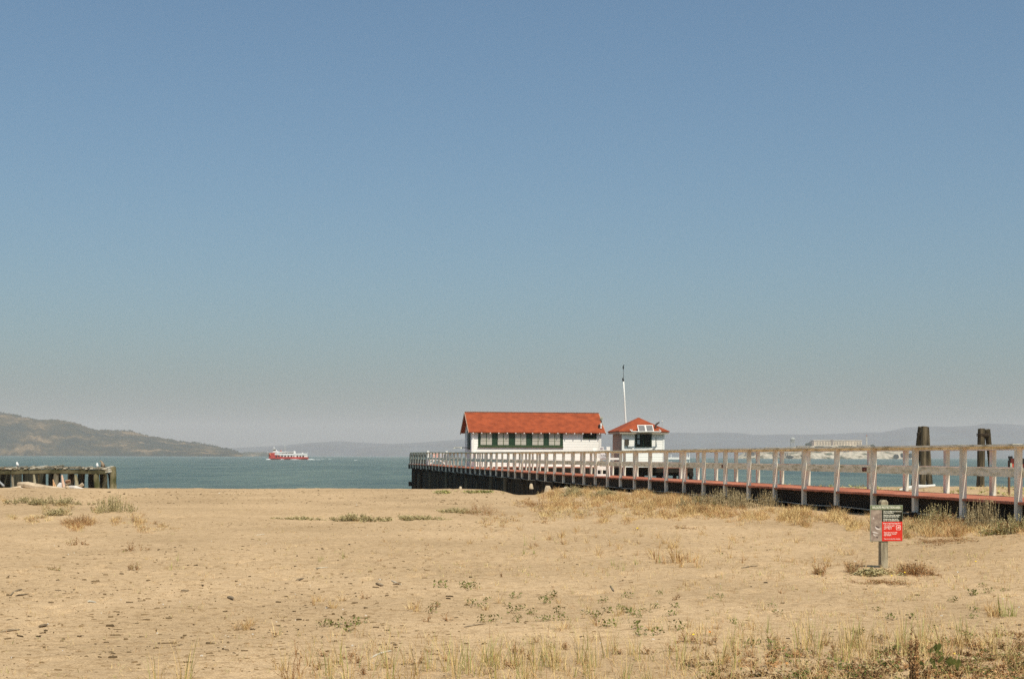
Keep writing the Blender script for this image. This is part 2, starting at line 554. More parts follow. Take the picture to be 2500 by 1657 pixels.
c = P(1935, 1092, 3020)
wt = empty("water_tower", c, "pale water tower on legs standing on the rock island", "water tower")
WT = M("tower_paint", (0.36, 0.37, 0.34), 0.7, 0.1, 0.3)
zt0 = P(1935, 1077, 3020).z; zt1 = P(1935, 1069.5, 3020).z
mb = MB()
R = 4.9
mb.tube([(c.x, 3020, zt0 - 1.6), (c.x, 3020, zt0), (c.x, 3020, zt1), (c.x, 3020, zt1 + 2.0)], [1.5, R, R, 0.6], 16)
mb.build("tank", WT, wt, smooth=False)
mb = MB(); mb.tube([(c.x, 3020, zt0 + 2.2), (c.x, 3020, zt0 + 2.8)], [R + 0.8, R + 0.8], 16); mb.build("walkway", M("dark_steel", (0.08, 0.08, 0.08)), wt)
for sx in (-1, 1):
    for sy in (-1, 1):
        mb = MB(); mb.tube([(c.x + sx * 4.6, 3020 + sy * 4.6, c.z - 5), (c.x + sx * 3.4, 3020 + sy * 3.4, zt0 + 0.5)], 0.42, 6)
        mb.build("leg", WT, wt)
for k in range(3):
    z0 = c.z + k * 4.0; z1 = z0 + 4.0
    for sy in (-1, 1):
        for sx in (-1, 1):
            mb = MB(); mb.tube([(c.x - sx * 4.2, 3020 + sy * 4.2, z0), (c.x + sx * 4.0, 3020 + sy * 4.0, z1)], 0.2, 4); mb.build("brace", WT, wt)

c = P(2115.5, 1087, 3030)
lh = empty("lighthouse", c, "thin pale lighthouse beside the cell house on the rock island", "lighthouse")
zt = P(2115, 1064, 3030).z
mb = MB(); mb.tube([(c.x, 3030, c.z - 4), (c.x, 3030, zt)], [1.9, 1.2], 8); mb.build("tower", M("pale_tower", (0.45, 0.42, 0.36)), lh)
mb = MB(); mb.tube([(c.x, 3030, zt - 0.3), (c.x, 3030, zt + 0.4), (c.x, 3030, zt + 2.4), (c.x, 3030, zt + 3.6)], [1.9, 1.9, 1.1, 0.1], 8); mb.build("lantern", M("lantern_red", (0.25, 0.12, 0.10)), lh)
for (x0, x1, y0, y1, D, lab, nm) in [(1946, 1976, 1088, 1094, 3000, "low pale ruin left of the cell house on the island", "ruined_building"),
                                     (1868, 1902, 1092, 1098, 3010, "low flat-roofed building near the left end of the island", "island_building"),
                                     (2012, 2032, 1089.5, 1094, 2995, "small pale building below the cell house", "island_building"),
                                     (2095, 2128, 1086, 1093, 3010, "grey brown stepped ruin at the foot of the lighthouse", "ruined_building"),
                                     (1822, 1850, 1098, 1109, 2960, "brown building at the left shore of the island", "island_building"),
                                     (1890, 1925, 1104, 1112, 2950, "yellowish wall block above the island shore", "island_building")]:
    c = P((x0 + x1) / 2, y1, D)
    o = empty(nm, c, lab, "building")
    far_block(o, "wall", x0, x1, y0, y1 + 3, D, 12, M("ruin_concrete", (0.36, 0.30, 0.23), 0.9, 0.2, 0.1), 1, 7, "window")
    mb = MB(); a = P(x0 - 0.6, y0, D); b = P(x1 + 0.6, y0 - 0.6, D); mb.box((a.x, D - 0.6, a.z), (b.x, D + 12.6, a.z + 0.5)); mb.build("roof", M("pale_roof", (0.5, 0.45, 0.38)), o)


def crown(mbx, c, rx, ry, rz, n, leaf):
    for _ in range(n):
        d = Vector(rng.normal(size=3)); d.normalize()
        r = rng.random() ** 0.45
        p = Vector((c[0] + d.x * rx * r, c[1] + d.y * ry * r, c[2] + d.z * rz * r))
        e1 = Vector(rng.normal(size=3)).normalized() * leaf * rng.uniform(0.6, 1.3)
        e2 = Vector(rng.normal(size=3)).normalized() * leaf * rng.uniform(0.6, 1.3)
        mbx.quad(p - e1, p - e2, p + e1, p + e2)


FARTREE = M("far_foliage", (0.018, 0.035, 0.018), 1.0, 0.2, 0.1, col2=(0.04, 0.065, 0.03))
BARK = M("bark", (0.10, 0.07, 0.05), 0.95, 0.3, 3.0)
for k, (px, py, w, h, D, lab) in enumerate([(1973, 1085, 15, 9, 3015, "round dark tree left of the cell house"), (2000, 1092, 26, 7, 2985, "dark tree row below the left half of the cell house"),
                                       (2065, 1091, 50, 8, 2985, "wide dark tree mass below the right half of the cell house"), (1838, 1098, 14, 8, 2955, "dark tree above the left shore of the island"),
                                       (2188, 1114, 13, 11, 2925, "dark round tree by the right shore, left of its neighbour"), (2205, 1111, 14, 11, 2925, "dark round tree by the right shore with a paler tree left of it"),
                                       (2222, 1112, 12, 12, 2925, "rightmost dark tree on the island shore"), (1928, 1115, 20, 7, 2925, "low dark shrub at the foot of the island cliff"),
                                       (2130, 1088, 10, 6, 3000, "small dark tree just right of the lighthouse"), (1960, 1112, 12, 5, 2925, "small bush on the pale cliff of the island")]):
    c = P(px, py + h * 0.5, D)
    o = empty("island_tree", c, lab, "tree")
    s = D / F
    mb = MB(); crown(mb, P(px, py, D), w * s / 2, w * s / 2, h * s / 2, 420, 1.3); mb.build("crown", FARTREE, o, fix=False)
    mb = MB(); mb.tube([c - Vector((0, 0, 3)), c + Vector((0.5, 0, h * s * 0.5))], [0.5, 0.3], 5); mb.build("trunk", BARK, o)
# ridge trees on the left hill, seen as small tufts along the skyline
mb = MB()
for _ in range(230):
    px = random.uniform(-60, 590); sx = [s[0] for s in left_sil]; sy = [s[1] for s in left_sil]
    cl = 0.5 + 0.5 * math.sin(px * 0.045) + (0.9 if 470 < px < 580 else 0)
    if random.random() > cl * 0.55: continue
    py = np.interp(px, sx, sy) - 0.6
    c = P(px, py, 4980)
    crown(mb, c, random.uniform(5, 14), 6, random.uniform(4, 7), 26, 3.0)
o = mb.build("ridge_trees", FARTREE, fix=False); prop(o, "thin line of small dark trees along the ridge of the left island hill", "trees", kind="stuff")

# ------------------------------------------------------------------ haze
mb = MB(); mb.box((-15000, -300, -9), (15000, 15000, 330))
HZ = bpy.data.materials.new("haze"); HZ.use_nodes = True
nt = HZ.node_tree
for n in list(nt.nodes):
    if n.type == 'BSDF_PRINCIPLED': nt.nodes.remove(n)
pv = nt.nodes.new("ShaderNodeVolumePrincipled")
pv.inputs["Color"].default_value = (0.84,0.80,0.82, 1)
pv.inputs["Density"].default_value = 0.000105
pv.inputs["Anisotropy"].default_value = -0.1
nt.links.new(pv.outputs[0], nt.nodes["Material Output"].inputs["Volume"])
haze = mb.build("haze", HZ); prop(haze, "thin pale haze over the bay", "haze", kind="stuff")

# ================================================================== boardwalk pier
PD = Vector((-0.1751, 0.9846, 0))       # along the pier, away from the camera
PN = Vector((0.9846, 0.1751, 0))        # to its right


def deck_z(D):
    return EYE + float(np.interp(D, [10, 27, 45, 62, 78, 92, 105, 123, 140], [-0.84, -0.843, -0.85, -0.862, -0.862, -0.845, -0.82, -0.775, -0.775]))


def PP(D, off=0.0, dz=0.0):
    """point at pier station D; off metres right of the near post line; dz above the deck"""
    s = (D - 27.1) / 0.9846
    p = Vector((9.65, 27.1, 0)) + PD * s + PN * off
    return Vector((p.x, p.y, deck_z(D) + dz))


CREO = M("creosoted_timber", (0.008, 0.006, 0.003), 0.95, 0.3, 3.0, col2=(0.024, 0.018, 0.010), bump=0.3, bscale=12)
WPAINT = M("weathered_white_paint", (0.58, 0.53, 0.43), 0.8, 0.15, 5, col2=(0.86, 0.81, 0.71), detail=7, stretch=(1, 1, 0.4), bump=0.15, bscale=20)
RAILM = M("weathered_rail", (0.40, 0.36, 0.25), 0.88, 0.2, 3.0, col2=(0.86, 0.80, 0.66), stretch=(1, 1, 4), bump=0.3, bscale=25, c3=(0.72, 0.67, 0.52), detail=8, lo=0.3, hi=0.6)
POSTLOW = M("post_foot_grey", (0.28, 0.29, 0.26), 0.85, 0.15, 3.0, col2=(0.40, 0.41, 0.37))
REDDECK = M("red_deck_paint", (0.30, 0.095, 0.050), 0.85, 0.2, 1.1, col2=(0.50, 0.185, 0.110), bump=0.1, bscale=20)
PIPE = M("grey_pipe", (0.22, 0.22, 0.19), 0.6, 0.2, 5)
PILE = M("tarred_pile", (0.012, 0.009, 0.005), 0.9, 0.3, 2.0, col2=(0.045, 0.035, 0.02), stretch=(3, 3, 0.5), bump=0.4, bscale=10)

START, END = 19.0, 137.5
pier = empty("boardwalk_pier", PP(START, 0, -1), "long boardwalk pier with red deck and weathered white railings running out over the beach", "pier")
# deck of cross planks
mb = MB()
D = START
step = 0.30 * 0.9846
while D < END:
    j = random.uniform(-0.004, 0.004); e0 = random.uniform(-0.03, 0.02)
    a0 = PP(D + 0.004, -0.045 + e0 * .4); a1 = PP(D + step - 0.004, -0.045 + e0 * .4); b0 = PP(D + 0.004, 1.82); b1 = PP(D + step - 0.004, 1.82)
    z = Vector((0, 0, j)); t = Vector((0, 0, -0.045))
    mb.hexa([a0 + z + t, b0 + z + t, b1 + z + t, a1 + z + t, a0 + z, b0 + z, b1 + z, a1 + z])
    D += step
deck = mb.build("deck", REDDECK, pier); deck["label"] = "red painted plank deck"
# edge boards and stringers
for nm, o0, o1, z0, z1, mt in (("stringer", 0.055, 0.13, -0.36, -0.05, CREO), ("stringer", 0.62, 0.72, -0.36, -0.05, CREO), ("stringer", 1.15, 1.25, -0.36, -0.05, CREO), ("stringer", 1.71, 1.79, -0.36, -0.05, CREO)):
    mb = MB(); Ds = np.linspace(START, END, 60)
    for i in range(59):
        A, B = Ds[i], Ds[i + 1]
        mb.hexa([PP(A, o0, z0), PP(A, o1, z0), PP(B, o1, z0), PP(B, o0, z0), PP(A, o0, z1), PP(A, o1, z1), PP(B, o1, z1), PP(B, o0, z1)])
    mb.build(nm, mt, pier)
# rails: cap rail, thin under board and mid rail on both sides
ST = [27.1 + 2.13 * i for i in range(-3, 52)]


def rail(name, o0, o1, z0, z1, mt, d0, d1, jit=0.006):
    mb = MB()
    ds = [d for d in ST if d0 <= d <= d1]
    for i in range(len(ds) - 1):
        A, B = ds[i] + 0.004, ds[i + 1] - 0.004
        j0 = random.uniform(-jit, jit); j1 = random.uniform(-jit, jit)
        if i % 2 == 1: pass
        mb.hexa([PP(A, o0, z0 + j0), PP(A, o1, z0 + j0), PP(B, o1, z0 + j1), PP(B, o0, z0 + j1), PP(A, o0, z1 + j0), PP(A, o1, z1 + j0), PP(B, o1, z1 + j1), PP(B, o0, z1 + j1)])
    return mb.build(name, mt, pier)


rail("cap_rail", -0.115, 0.085, 1.06, 1.10, RAILM, 0, 200)
rail("rail_board", 0.054, 0.084, 1.005, 1.058, RAILM, 0, 200)
rail("mid_rail", 0.054, 0.150, 0.47, 0.64, RAILM, 0, 200)
rail("cap_rail", 1.76, 1.96, 1.06, 1.10, RAILM, 0, 200)
rail("rail_board", 1.762, 1.792, 1.005, 1.058, RAILM, 0, 200)
rail("mid_rail", 1.700, 1.790, 0.47, 0.64, RAILM, 0, 200)


def post_at(D, off, label=None, w=0.104, t=0.118, zb=-0.42, zt=1.058, mt=None):
    mb = MB()
    lean = random.uniform(-0.006, 0.006)
    c = PP(D, off)
    def fr(a, b, z): return c + PN * (a + lean * z) + PD * b + Vector((0, 0, z))
    mb.box((-w / 2, -t / 2, zb), (w / 2, t / 2, zt), fr)
    return mb.build("post", mt or WPAINT, pier)


for i, D in enumerate(ST[1:]):
    post_at(D, 0.0)
nfar = 0
for i, D in enumerate(ST[1:]):
    if nfar < 45: post_at(D, 1.846); nfar += 1
mb = MB()
for D in ST[1 + nfar:]:
    c = PP(D, 1.846)
    mb.box((-0.05, -0.06, -0.42), (0.05, 0.06, 1.058), lambda a, b, z: c + PN * a + PD * b + Vector((0, 0, z)))
o = mb.build("post_row", WPAINT, pier); o["kind"] = "stuff"
# service pipe under the deck edge
mb = MB(); mb.tube([PP(d, -0.03, -0.395 + 0.012 * math.sin(d * 1.3)) for d in np.arange(START, 118, 1.0)], 0.019, 6); mb.build("service_pipe", PIPE, pier)
# bents: cap beam, piles, brace
for i, D in enumerate(np.arange(22.8, 136, 4.26)):
    c = PP(D, 0)
    def fr(a, b, z, c=c): return c + PN * a + PD * b + Vector((0, 0, z))
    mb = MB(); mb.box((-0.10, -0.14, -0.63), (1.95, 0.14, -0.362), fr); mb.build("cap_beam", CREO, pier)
    for off in (0.22, 0.92, 1.62):
        g = PP(D, off)
        zg = gz(g.x, g.y) - 0.6
        mb = MB(); mb.tube([(g.x + random.uniform(-.05, .05), g.y, zg), (g.x, g.y, deck_z(D) - 0.63)], [0.155, 0.135], 9, wob=0.05); mb.build("pile", PILE, pier, smooth=False)
# longitudinal waler low on the near side where the pier is still over the beach
mb = MB(); Ds = np.arange(22.8, 84, 4.26)
for i in range(len(Ds) - 1):
    A, B = Ds[i], Ds[i + 1]
    mb.hexa([PP(A, 0.30, -0.80), PP(A, 0.40, -0.80), PP(B, 0.40, -0.80), PP(B, 0.30, -0.80), PP(A, 0.30, -0.60), PP(A, 0.40, -0.60), PP(B, 0.40, -0.60), PP(B, 0.30, -0.60)])
mb.build("waler", CREO, pier)
# timber breakwater wall closing the outer half, vertical planks
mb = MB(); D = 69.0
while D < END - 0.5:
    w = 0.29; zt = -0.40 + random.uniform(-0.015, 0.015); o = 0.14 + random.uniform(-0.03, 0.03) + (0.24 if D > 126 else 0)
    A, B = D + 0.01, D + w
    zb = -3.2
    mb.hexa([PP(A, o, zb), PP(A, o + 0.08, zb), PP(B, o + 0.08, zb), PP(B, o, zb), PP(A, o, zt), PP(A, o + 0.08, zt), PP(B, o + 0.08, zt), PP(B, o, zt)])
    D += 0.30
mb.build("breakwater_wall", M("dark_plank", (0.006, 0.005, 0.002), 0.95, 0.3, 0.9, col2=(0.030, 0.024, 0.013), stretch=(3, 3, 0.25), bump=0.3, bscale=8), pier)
for D in np.arange(78.5, 136, 5.3):
    if random.random() < 0.8:
        c = PP(D, 0.06 + (0.25 if D > 126 else 0), 0)
        mb = MB(); mb.tube([(c.x, c.y, 0.3), (c.x + random.uniform(-.03, .03), c.y, deck_z(D) - random.choice([0.42, 0.5, 0.9]))], [0.15, 0.13], 8, wob=0.06); mb.build("fender_pile", M("worn_pile", (0.030, 0.024, 0.014), 0.95, 0.3, 1.0, col2=(0.13, 0.11, 0.075), stretch=(3, 3, 0.4)), pier)
c = PP(END, 0, 0)
mb = MB(); mb.box((0.0, -0.2, -0.46), (0.6, 0.35, -0.08), lambda a, b, z: c + PN * a + PD * b + Vector((0, 0, z))); mb.build("end_beam", CREO, pier)
mb = MB(); mb.box((0.0, -0.2, -2.15), (0.5, 0.2, -1.72), lambda a, b, z: c + PN * a + PD * b + Vector((0, 0, z))); mb.build("end_beam", CREO, pier)
mb = MB(); mb.tube([PP(END - 0.2, 0.45, -3.6), PP(END - 0.2, 0.45, -0.46)], 0.19, 9); mb.build("end_pile", PILE, pier)
# plank balustrade enclosing the pier head beyond the gate
mb = MB(); D = 123.6
while D < END:
    o = 0.10
    mb.hexa([PP(D, o, 0.03), PP(D, o + 0.03, 0.03), PP(D + 0.34, o + 0.03, 0.03), PP(D + 0.34, o, 0.03), PP(D, o, 0.96), PP(D, o + 0.03, 0.96), PP(D + 0.34, o + 0.03, 0.96), PP(D + 0.34, o, 0.96)])
    D += 0.42
mb.build("balustrade", M("grey_plank", (0.20, 0.18, 0.14), 0.9, 0.2, 2, col2=(0.34, 0.31, 0.25), stretch=(3, 3, 0.5)), pier)

WHITE = M("fresh_white_paint", (0.74, 0.73, 0.70), 0.6, 0.05, 2.0)
# gate across the far end with diagonal braces and red sign
gD = 122.6
g = empty("barrier", PP(gD, 0.9), "white braced barrier with a red and white panel across the far end of the pier", "barrier")
def gfr(a, b, z): return PP(gD, 0) + PN * a + PD * b + Vector((0, 0, z))
for a in (0.10, 1.70):
    mb = MB(); mb.box((a - 0.09, -0.09, 0), (a + 0.09, 0.09, 1.20), gfr); mb.build("post", WHITE, g)
mb = MB(); mb.box((0.19, -0.03, 0.96), (1.61, 0.03, 1.05), gfr); mb.build("rail", WHITE, g)
mb = MB(); mb.box((0.19, -0.03, 0.40), (1.61, 0.03, 0.47), gfr); mb.build("rail", WHITE, g)
mb = MB(); mb.beam(gfr(0.2, -0.06, 0.03), gfr(0.62, -0.06, 0.38), 0.05, 0.09); mb.build("brace", WHITE, g)
mb = MB(); mb.beam(gfr(1.6, -0.06, 0.08), gfr(1.15, -0.06, 0.38), 0.05, 0.09); mb.build("brace", WHITE, g)
REDS = M("orange_red_sign", (0.55, 0.13, 0.06), 0.6, 0.1, 5)
mb = MB(); mb.box((0.42, -0.07, 0.58), (1.08, -0.035, 0.95), gfr); sgn = mb.build("sign_panel", REDS, g)
mb = MB()
for r in range(2):
    a = 0.47
    while a < 1.02:
        w = random.uniform(0.03, 0.07); mb.box((a, -0.076, 0.63 + r * 0.15), (a + w, -0.071, 0.74 + r * 0.15), gfr); a += w + 0.03
mb.build("lettering", WHITE, sgn)
mb = MB(); mb.box((1.18, -0.07, 0.60), (1.42, -0.035, 0.95), gfr); mb.build("notice", M("notice_paper", (0.62, 0.60, 0.62), 0.6, 0.05, 3), g)

# white gate with a notice standing across the deck
gD = 61.4
G2 = PP(gD, 0)
g = empty("gate", PP(gD, 0.9), "white wooden gate with a lettered notice standing on the red deck between the two railings", "gate")
def pxg(px, py, b=0.0):
    """place on the gate's plane from the photograph's measures"""
    # solve station offset so that the point lies in the cross plane of the pier at gD
    a = 0.0
    for _ in range(6):
        q = G2 + PN * a + PD * b
        X = (px - 1250) / F * q.y
        a += (X - q.x) / PN.x
    q = G2 + PN * a + PD * b
    return Vector((q.x, q.y, P(px, py, q.y).z))
def gboard(px0, px1, py0, py1, b0, b1, nm, mt, par, px0b=None, px1b=None):
    px0b = px0 if px0b is None else px0b; px1b = px1 if px1b is None else px1b
    mb = MB()
    mb.hexa([pxg(px0b, py1, b0), pxg(px1b, py1, b0), pxg(px1b, py1, b1), pxg(px0b, py1, b1), pxg(px0, py0, b0), pxg(px1, py0, b0), pxg(px1, py0, b1), pxg(px0, py0, b1)])
    return mb.build(nm, mt, par)
gboard(1448, 1457.5, 1091.5, 1161.5, 0, 0.07, "post", WHITE, g, 1452.5, 1459.5)
gboard(1480.5, 1489.5, 1090, 1162.5, 0, 0.07, "post", WHITE, g, 1483, 1490)
nb = gboard(1466, 1482.0, 1101, 1119, -0.025, -0.005, "notice_board", M("notice_paper", (0.62, 0.60, 0.62)), g)
gboard(1457, 1481, 1098, 1101.5, 0.005, 0.05, "rail", WHITE, g)
gboard(1457, 1483, 1118.5, 1122.2, 0.005, 0.05, "rail", WHITE, g)
gboard(1458.5, 1484, 1138, 1147, 0.005, 0.05, "rail", WHITE, g)
gboard(1459, 1484, 1156.5, 1161.5, 0.005, 0.05, "rail", WHITE, g)
gboard(1464, 1473.5, 1090.5, 1098, 0.0, 0.04, "box", WHITE, g)
gboard(1465.6, 1471.9, 1092.2, 1096.5, -0.012, -0.004, "box_panel", M("dusty_glass", (0.30, 0.27, 0.30), 0.4, 0.1, 4), g)
gboard(1489, 1516, 1102.5, 1104.5, 0.005, 0.05, "rail", WHITE, g)
gboard(1489, 1516, 1117, 1122, 0.005, 0.05, "rail", WHITE, g)
INK = M("black_ink", (0.012, 0.012, 0.012), 0.7, 0.2, 5)
mb = MB()
for (x0, x1, y0, y1) in [(1477.6, 1480.6, 1102.6, 1107.6), (1468, 1469.5, 1110, 1113), (1470, 1471, 1111.5, 1113.5), (1472.2, 1473.4, 1109, 1112.6), (1474.5, 1475.8, 1110, 1113.4), (1477.3, 1478.6, 1109.2, 1114.0), (1479.2, 1480.8, 1111.8, 1114.6), (1468, 1478.6, 1116.0, 1117.2)]:
    mb.hexa([pxg(x0, y1, -0.031), pxg(x1, y1, -0.031), pxg(x1, y1, -0.027), pxg(x0, y1, -0.027), pxg(x0, y0, -0.031), pxg(x1, y0, -0.031), pxg(x1, y0, -0.027), pxg(x0, y0, -0.027)])
mb.build("lettering", INK, nb)

# small dark red plates on the mid rail
PLATE = M("dark_red_plate", (0.10, 0.018, 0.012), 0.6, 0.2, 5)
for (px, D, lab) in ((1764.5, 44.6, "farther small dark red plate on the pier's mid rail"), (2109.8, 34.2, "nearer dark red plate on the pier's mid rail, left of the wildlife sign")):
    # find station where the near line is at this pixel
    for d in np.arange(20, 120, 0.02):
        q = PP(d, 0.05)
        if abs((q.x / q.y) * F + 1250 - px) < 1.0: D = d; break
    c = PP(D, 0.05, 0.555)
    o = empty("rail_plate", c, lab, "plate", "plates on the mid rail")
    def fr(a, b, z, c=c): return c + PD * (-a) + PN * (-b) + Vector((0, 0, z))
    mb = MB(); mb.box((-0.12, 0.002, -0.048), (0.12, 0.012, 0.048), fr); mb.build("plate", PLATE, o)
    mb = MB()
    for r in (0,) if D < 40 else (-0.02, 0.02):
        for k in range(5): mb.box((-0.085 + k * 0.036, 0.0135, r - 0.012), (-0.062 + k * 0.036, 0.0155, r + 0.012), fr)
    mb.build("lettering", M("faded_letters", (0.36, 0.16, 0.12)), o)

# ================================================================== platform and buildings
FL = EYE - 0.80


def BP(px, D):
    q = P(px, 1113, D); return Vector((q.x, D, 0))


B0 = BP(1153, 108.0)
def bf(a, b, z): return Vector((B0.x, B0.y, 0)) + PN * a + PD * b + Vector((0, 0, z))


plat = empty("platform", bf(8, 1, FL - 0.5), "dark timber platform on piles carrying the two white buildings", "platform")
def block(a0, a1, b0, b1, z0, z1, nm, mt, par, f=bf, bevel=0):
    mb = MB(); mb.box((a0, b0, z0), (a1, b1, z1), f); return mb.build(nm, mt, par, bevel=bevel)
block(-0.1, 16.9, -1.9, 6.5, FL - 0.07, FL - 0.004, "deck", REDDECK, plat)
for b in (-1.9, -0.4, 1.4, 3.2, 5.0, 6.3):
    block(-0.05, 16.85, b, b + 0.16, FL - 0.42, FL - 0.072, "beam", CREO, plat)
for a in np.arange(0.3, 17, 2.05):
    block(a - 0.14, a + 0.14, -2.0, 6.5, FL - 0.72, FL - 0.424, "cap_beam", CREO, plat)
    for b in (-1.7, 0.4, 2.6, 4.8, 6.2):
        q = bf(a + random.uniform(-.1, .1), b, 0)
        mb = MB(); mb.tube([(q.x, q.y, -1.5), (q.x, q.y, FL - 0.72)], [0.19, 0.16], 8, wob=0.05); mb.build("pile", PILE, plat)
    if a < 15:
        mb = MB(); mb.beam(bf(a, -1.75, FL - 0.8), bf(a + 2.0, -1.75, FL - 2.6), 0.1, 0.22); mb.build("brace", CREO, plat)
# low dark skirting boards under the long building
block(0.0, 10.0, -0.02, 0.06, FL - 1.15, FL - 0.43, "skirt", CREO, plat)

BW = M("white_clapboard", (0.76, 0.74, 0.70), 0.65, 0.04, 0.8)
def clap(m):
    nt = m.node_tree; N = nt.nodes; L = nt.links
    tc = N.new("ShaderNodeTexCoord"); sp = N.new("ShaderNodeSeparateXYZ"); L.new(tc.outputs["Object"], sp.inputs[0])
    mt = N.new("ShaderNodeMath"); mt.operation = 'MULTIPLY'; mt.inputs[1].default_value = 1 / 0.19; L.new(sp.outputs["Z"], mt.inputs[0])
    fr_ = N.new("ShaderNodeMath"); fr_.operation = 'FRACT'; L.new(mt.outputs[0], fr_.inputs[0])
    bp = N.new("ShaderNodeBump"); bp.inputs["Distance"].default_value = 0.03; bp.inputs["Strength"].default_value = 0.9; bp.invert = True
    L.new(fr_.outputs[0], bp.inputs["Height"]); L.new(bp.outputs[0], N["Principled BSDF"].inputs["Normal"])
clap(BW)
ROOFR = M("red_roof_felt", (0.20, 0.040, 0.014), 0.95, 0.12, 2.2, col2=(0.335, 0.070, 0.024), bump=0.5, bscale=9, detail=8, lo=0.3, hi=0.7)
ROOFEDGE = M("roof_edge", (0.25, 0.13, 0.09), 0.9, 0.2, 2)
GREEN = M("dark_green_paint", (0.016, 0.045, 0.022), 0.5, 0.1, 2)
GREENL = M("green_trim", (0.05, 0.085, 0.035), 0.6, 0.1, 2)
BLIND = M("pale_blind", (0.44, 0.42, 0.36), 0.7, 0.05, 2)
GLASSD = M("dark_window_glass", (0.006, 0.012, 0.008), 0.45, 0.2, 2, spec=0.12)

WID, DEP = 10.0, 3.9
EZ = 5.60                              # wall top
RZ = 6.95                              # ridge
lb = empty("long_boathouse", bf(WID / 2, DEP / 2, FL), "long white gabled building with red roof and a row of green framed windows", "building")
# walls with gable ends
mb = MB()
poly = [(0, FL), (DEP, FL), (DEP, EZ), (DEP / 2, RZ - 0.12), (0, EZ)]
A = [bf(0, b, z) for b, z in poly]; B = [bf(WID, b, z) for b, z in poly]
i0 = mb.pts(A); i1 = mb.pts(B)
mb.face(*[i0 + k for k in range(5)]); mb.face(*[i1 + k for k in range(4, -1, -1)])
for k in range(5):
    k2 = (k + 1) % 5; mb.face(i0 + k, i1 + k, i1 + k2, i0 + k2)
mb.build("wall", BW, lb)
# roof slabs
slope = (RZ - EZ) / (DEP / 2)
OV = 0.30
def roofpt(a, b, up=0.0):
    z = RZ - abs(b - DEP / 2) * slope
    return bf(a, b, z + up)
mb = MB()
for s in (0, 1):
    b0, b1 = (-OV, DEP / 2) if s == 0 else (DEP + OV, DEP / 2)
    p = [roofpt(-0.30, b0, -0.02), roofpt(WID + 0.30, b0, -0.02), roofpt(WID + 0.30, b1, -0.02), roofpt(-0.30, b1, -0.02),
         roofpt(-0.30, b0, 0.05), roofpt(WID + 0.30, b0, 0.05), roofpt(WID + 0.30, b1, 0.05), roofpt(-0.30, b1, 0.05)]
    mb.hexa(p)
rf = mb.build("roof", ROOFR, lb)
mb = MB(); mb.beam(roofpt(-0.30, DEP / 2, 0.055), roofpt(WID + 0.3, DEP / 2, 0.055), 0.16, 0.05); mb.build("ridge_cap", ROOFEDGE, rf)
for a in (-0.33, WID + 0.33):
    for b0 in (-OV, DEP + OV):
        mb = MB(); mb.beam(roofpt(a, b0, -0.05), roofpt(a, DEP / 2, -0.05), 0.045, 0.13); mb.build("barge_board", M("barge_board", (0.42, 0.25, 0.18)), rf)
for k in range(16):
    a = 0.02 + k * 0.655
    if a > WID: break
    mb = MB(); mb.beam(roofpt(a, -OV - 0.03, -0.075), roofpt(a, 0.1, -0.075), 0.07, 0.09); mb.build("rafter_tail", WHITE, rf)


def wpx(px):
    return (px - 1153) / 313.0 * WID
def wz(py):
    return EYE + (1113.3 - py) / F * 108.6


band = block(wpx(1166.8), wpx(1373.3), -0.035, 0.02, wz(1090.5), wz(1052), "window_band", GREEN, lb)
mb = MB(); mb.box((wpx(1165.5), -0.10, wz(1092.2)), (wpx(1374), -0.03, wz(1090.6)), bf); mb.build("sill", GREENL, band)
mb = MB(); mb.box((wpx(1166.8), -0.06, wz(1089.8)), (wpx(1373.3), -0.037, wz(1086.8)), bf); mb.build("trim", GREENL, band)
for (x0, x1) in ((1171.9, 1200.6), (1213.3, 1241.2), (1255.5, 1283.4), (1297.2, 1325.7), (1338, 1366.3)):
    mb = MB(); mb.box((wpx(x0), -0.052, wz(1086.0)), (wpx(x1), -0.037, wz(1056.3)), bf); wd = mb.build("window", BLIND, lb)
    mb = MB(); xm = (x0 + x1) / 2 + 0.5
    mb.box((wpx(xm) - 0.025, -0.066, wz(1086)), (wpx(xm) + 0.025, -0.054, wz(1056.3)), bf); mb.build("mullion", GREENL, wd)
    mb = MB()
    for y in (1070.5, 1075.6):
        mb.box((wpx(x0), -0.0635, wz(y) - 0.018), (wpx(xm) - 0.026, -0.0535, wz(y) + 0.018), bf)
        mb.box((wpx(xm) + 0.026, -0.0635, wz(y) - 0.018), (wpx(x1), -0.0535, wz(y) + 0.018), bf)
    mb.build("glazing_bars", M("cream_bar", (0.30, 0.29, 0.24)), wd)
    for s in (x0, x1):
        mb = MB(); mb.box((wpx(s) - 0.02, -0.075, wz(1087)), (wpx(s) + 0.02, -0.0665, wz(1055.6)), bf); mb.build("frame", GREEN, wd)
sw = block(wpx(1422.9), wpx(1455.9), -0.035, 0.02, wz(1069), wz(1051.5), "vent_window", GLASSD, lb); sw["label"] = "small dark window under the right eave"
mb = MB(); mb.box((wpx(1422.3), -0.06, wz(1070.2)), (wpx(1456.5), -0.02, wz(1069)), bf); mb.build("sill", GREENL, sw)
# corner boards and side window
for a in (0.0, WID):
    mb = MB(); mb.box((a - 0.07 if a == 0 else a - 0.12, -0.05, FL), (a + 0.12 if a == 0 else a + 0.05, 0.0 - 0.002, EZ - 0.05), bf); mb.build("corner_board", WHITE, lb)
mb = MB(); mb.box((-0.05, 1.05, wz(1097)), (0.0, 2.3, wz(1051)), bf); dw = mb.build("side_door", GLASSD, lb)
mb = MB(); mb.box((-0.075, 0.98, wz(1098)), (-0.052, 1.06, wz(1050)), bf); mb.build("frame", GREEN, dw)
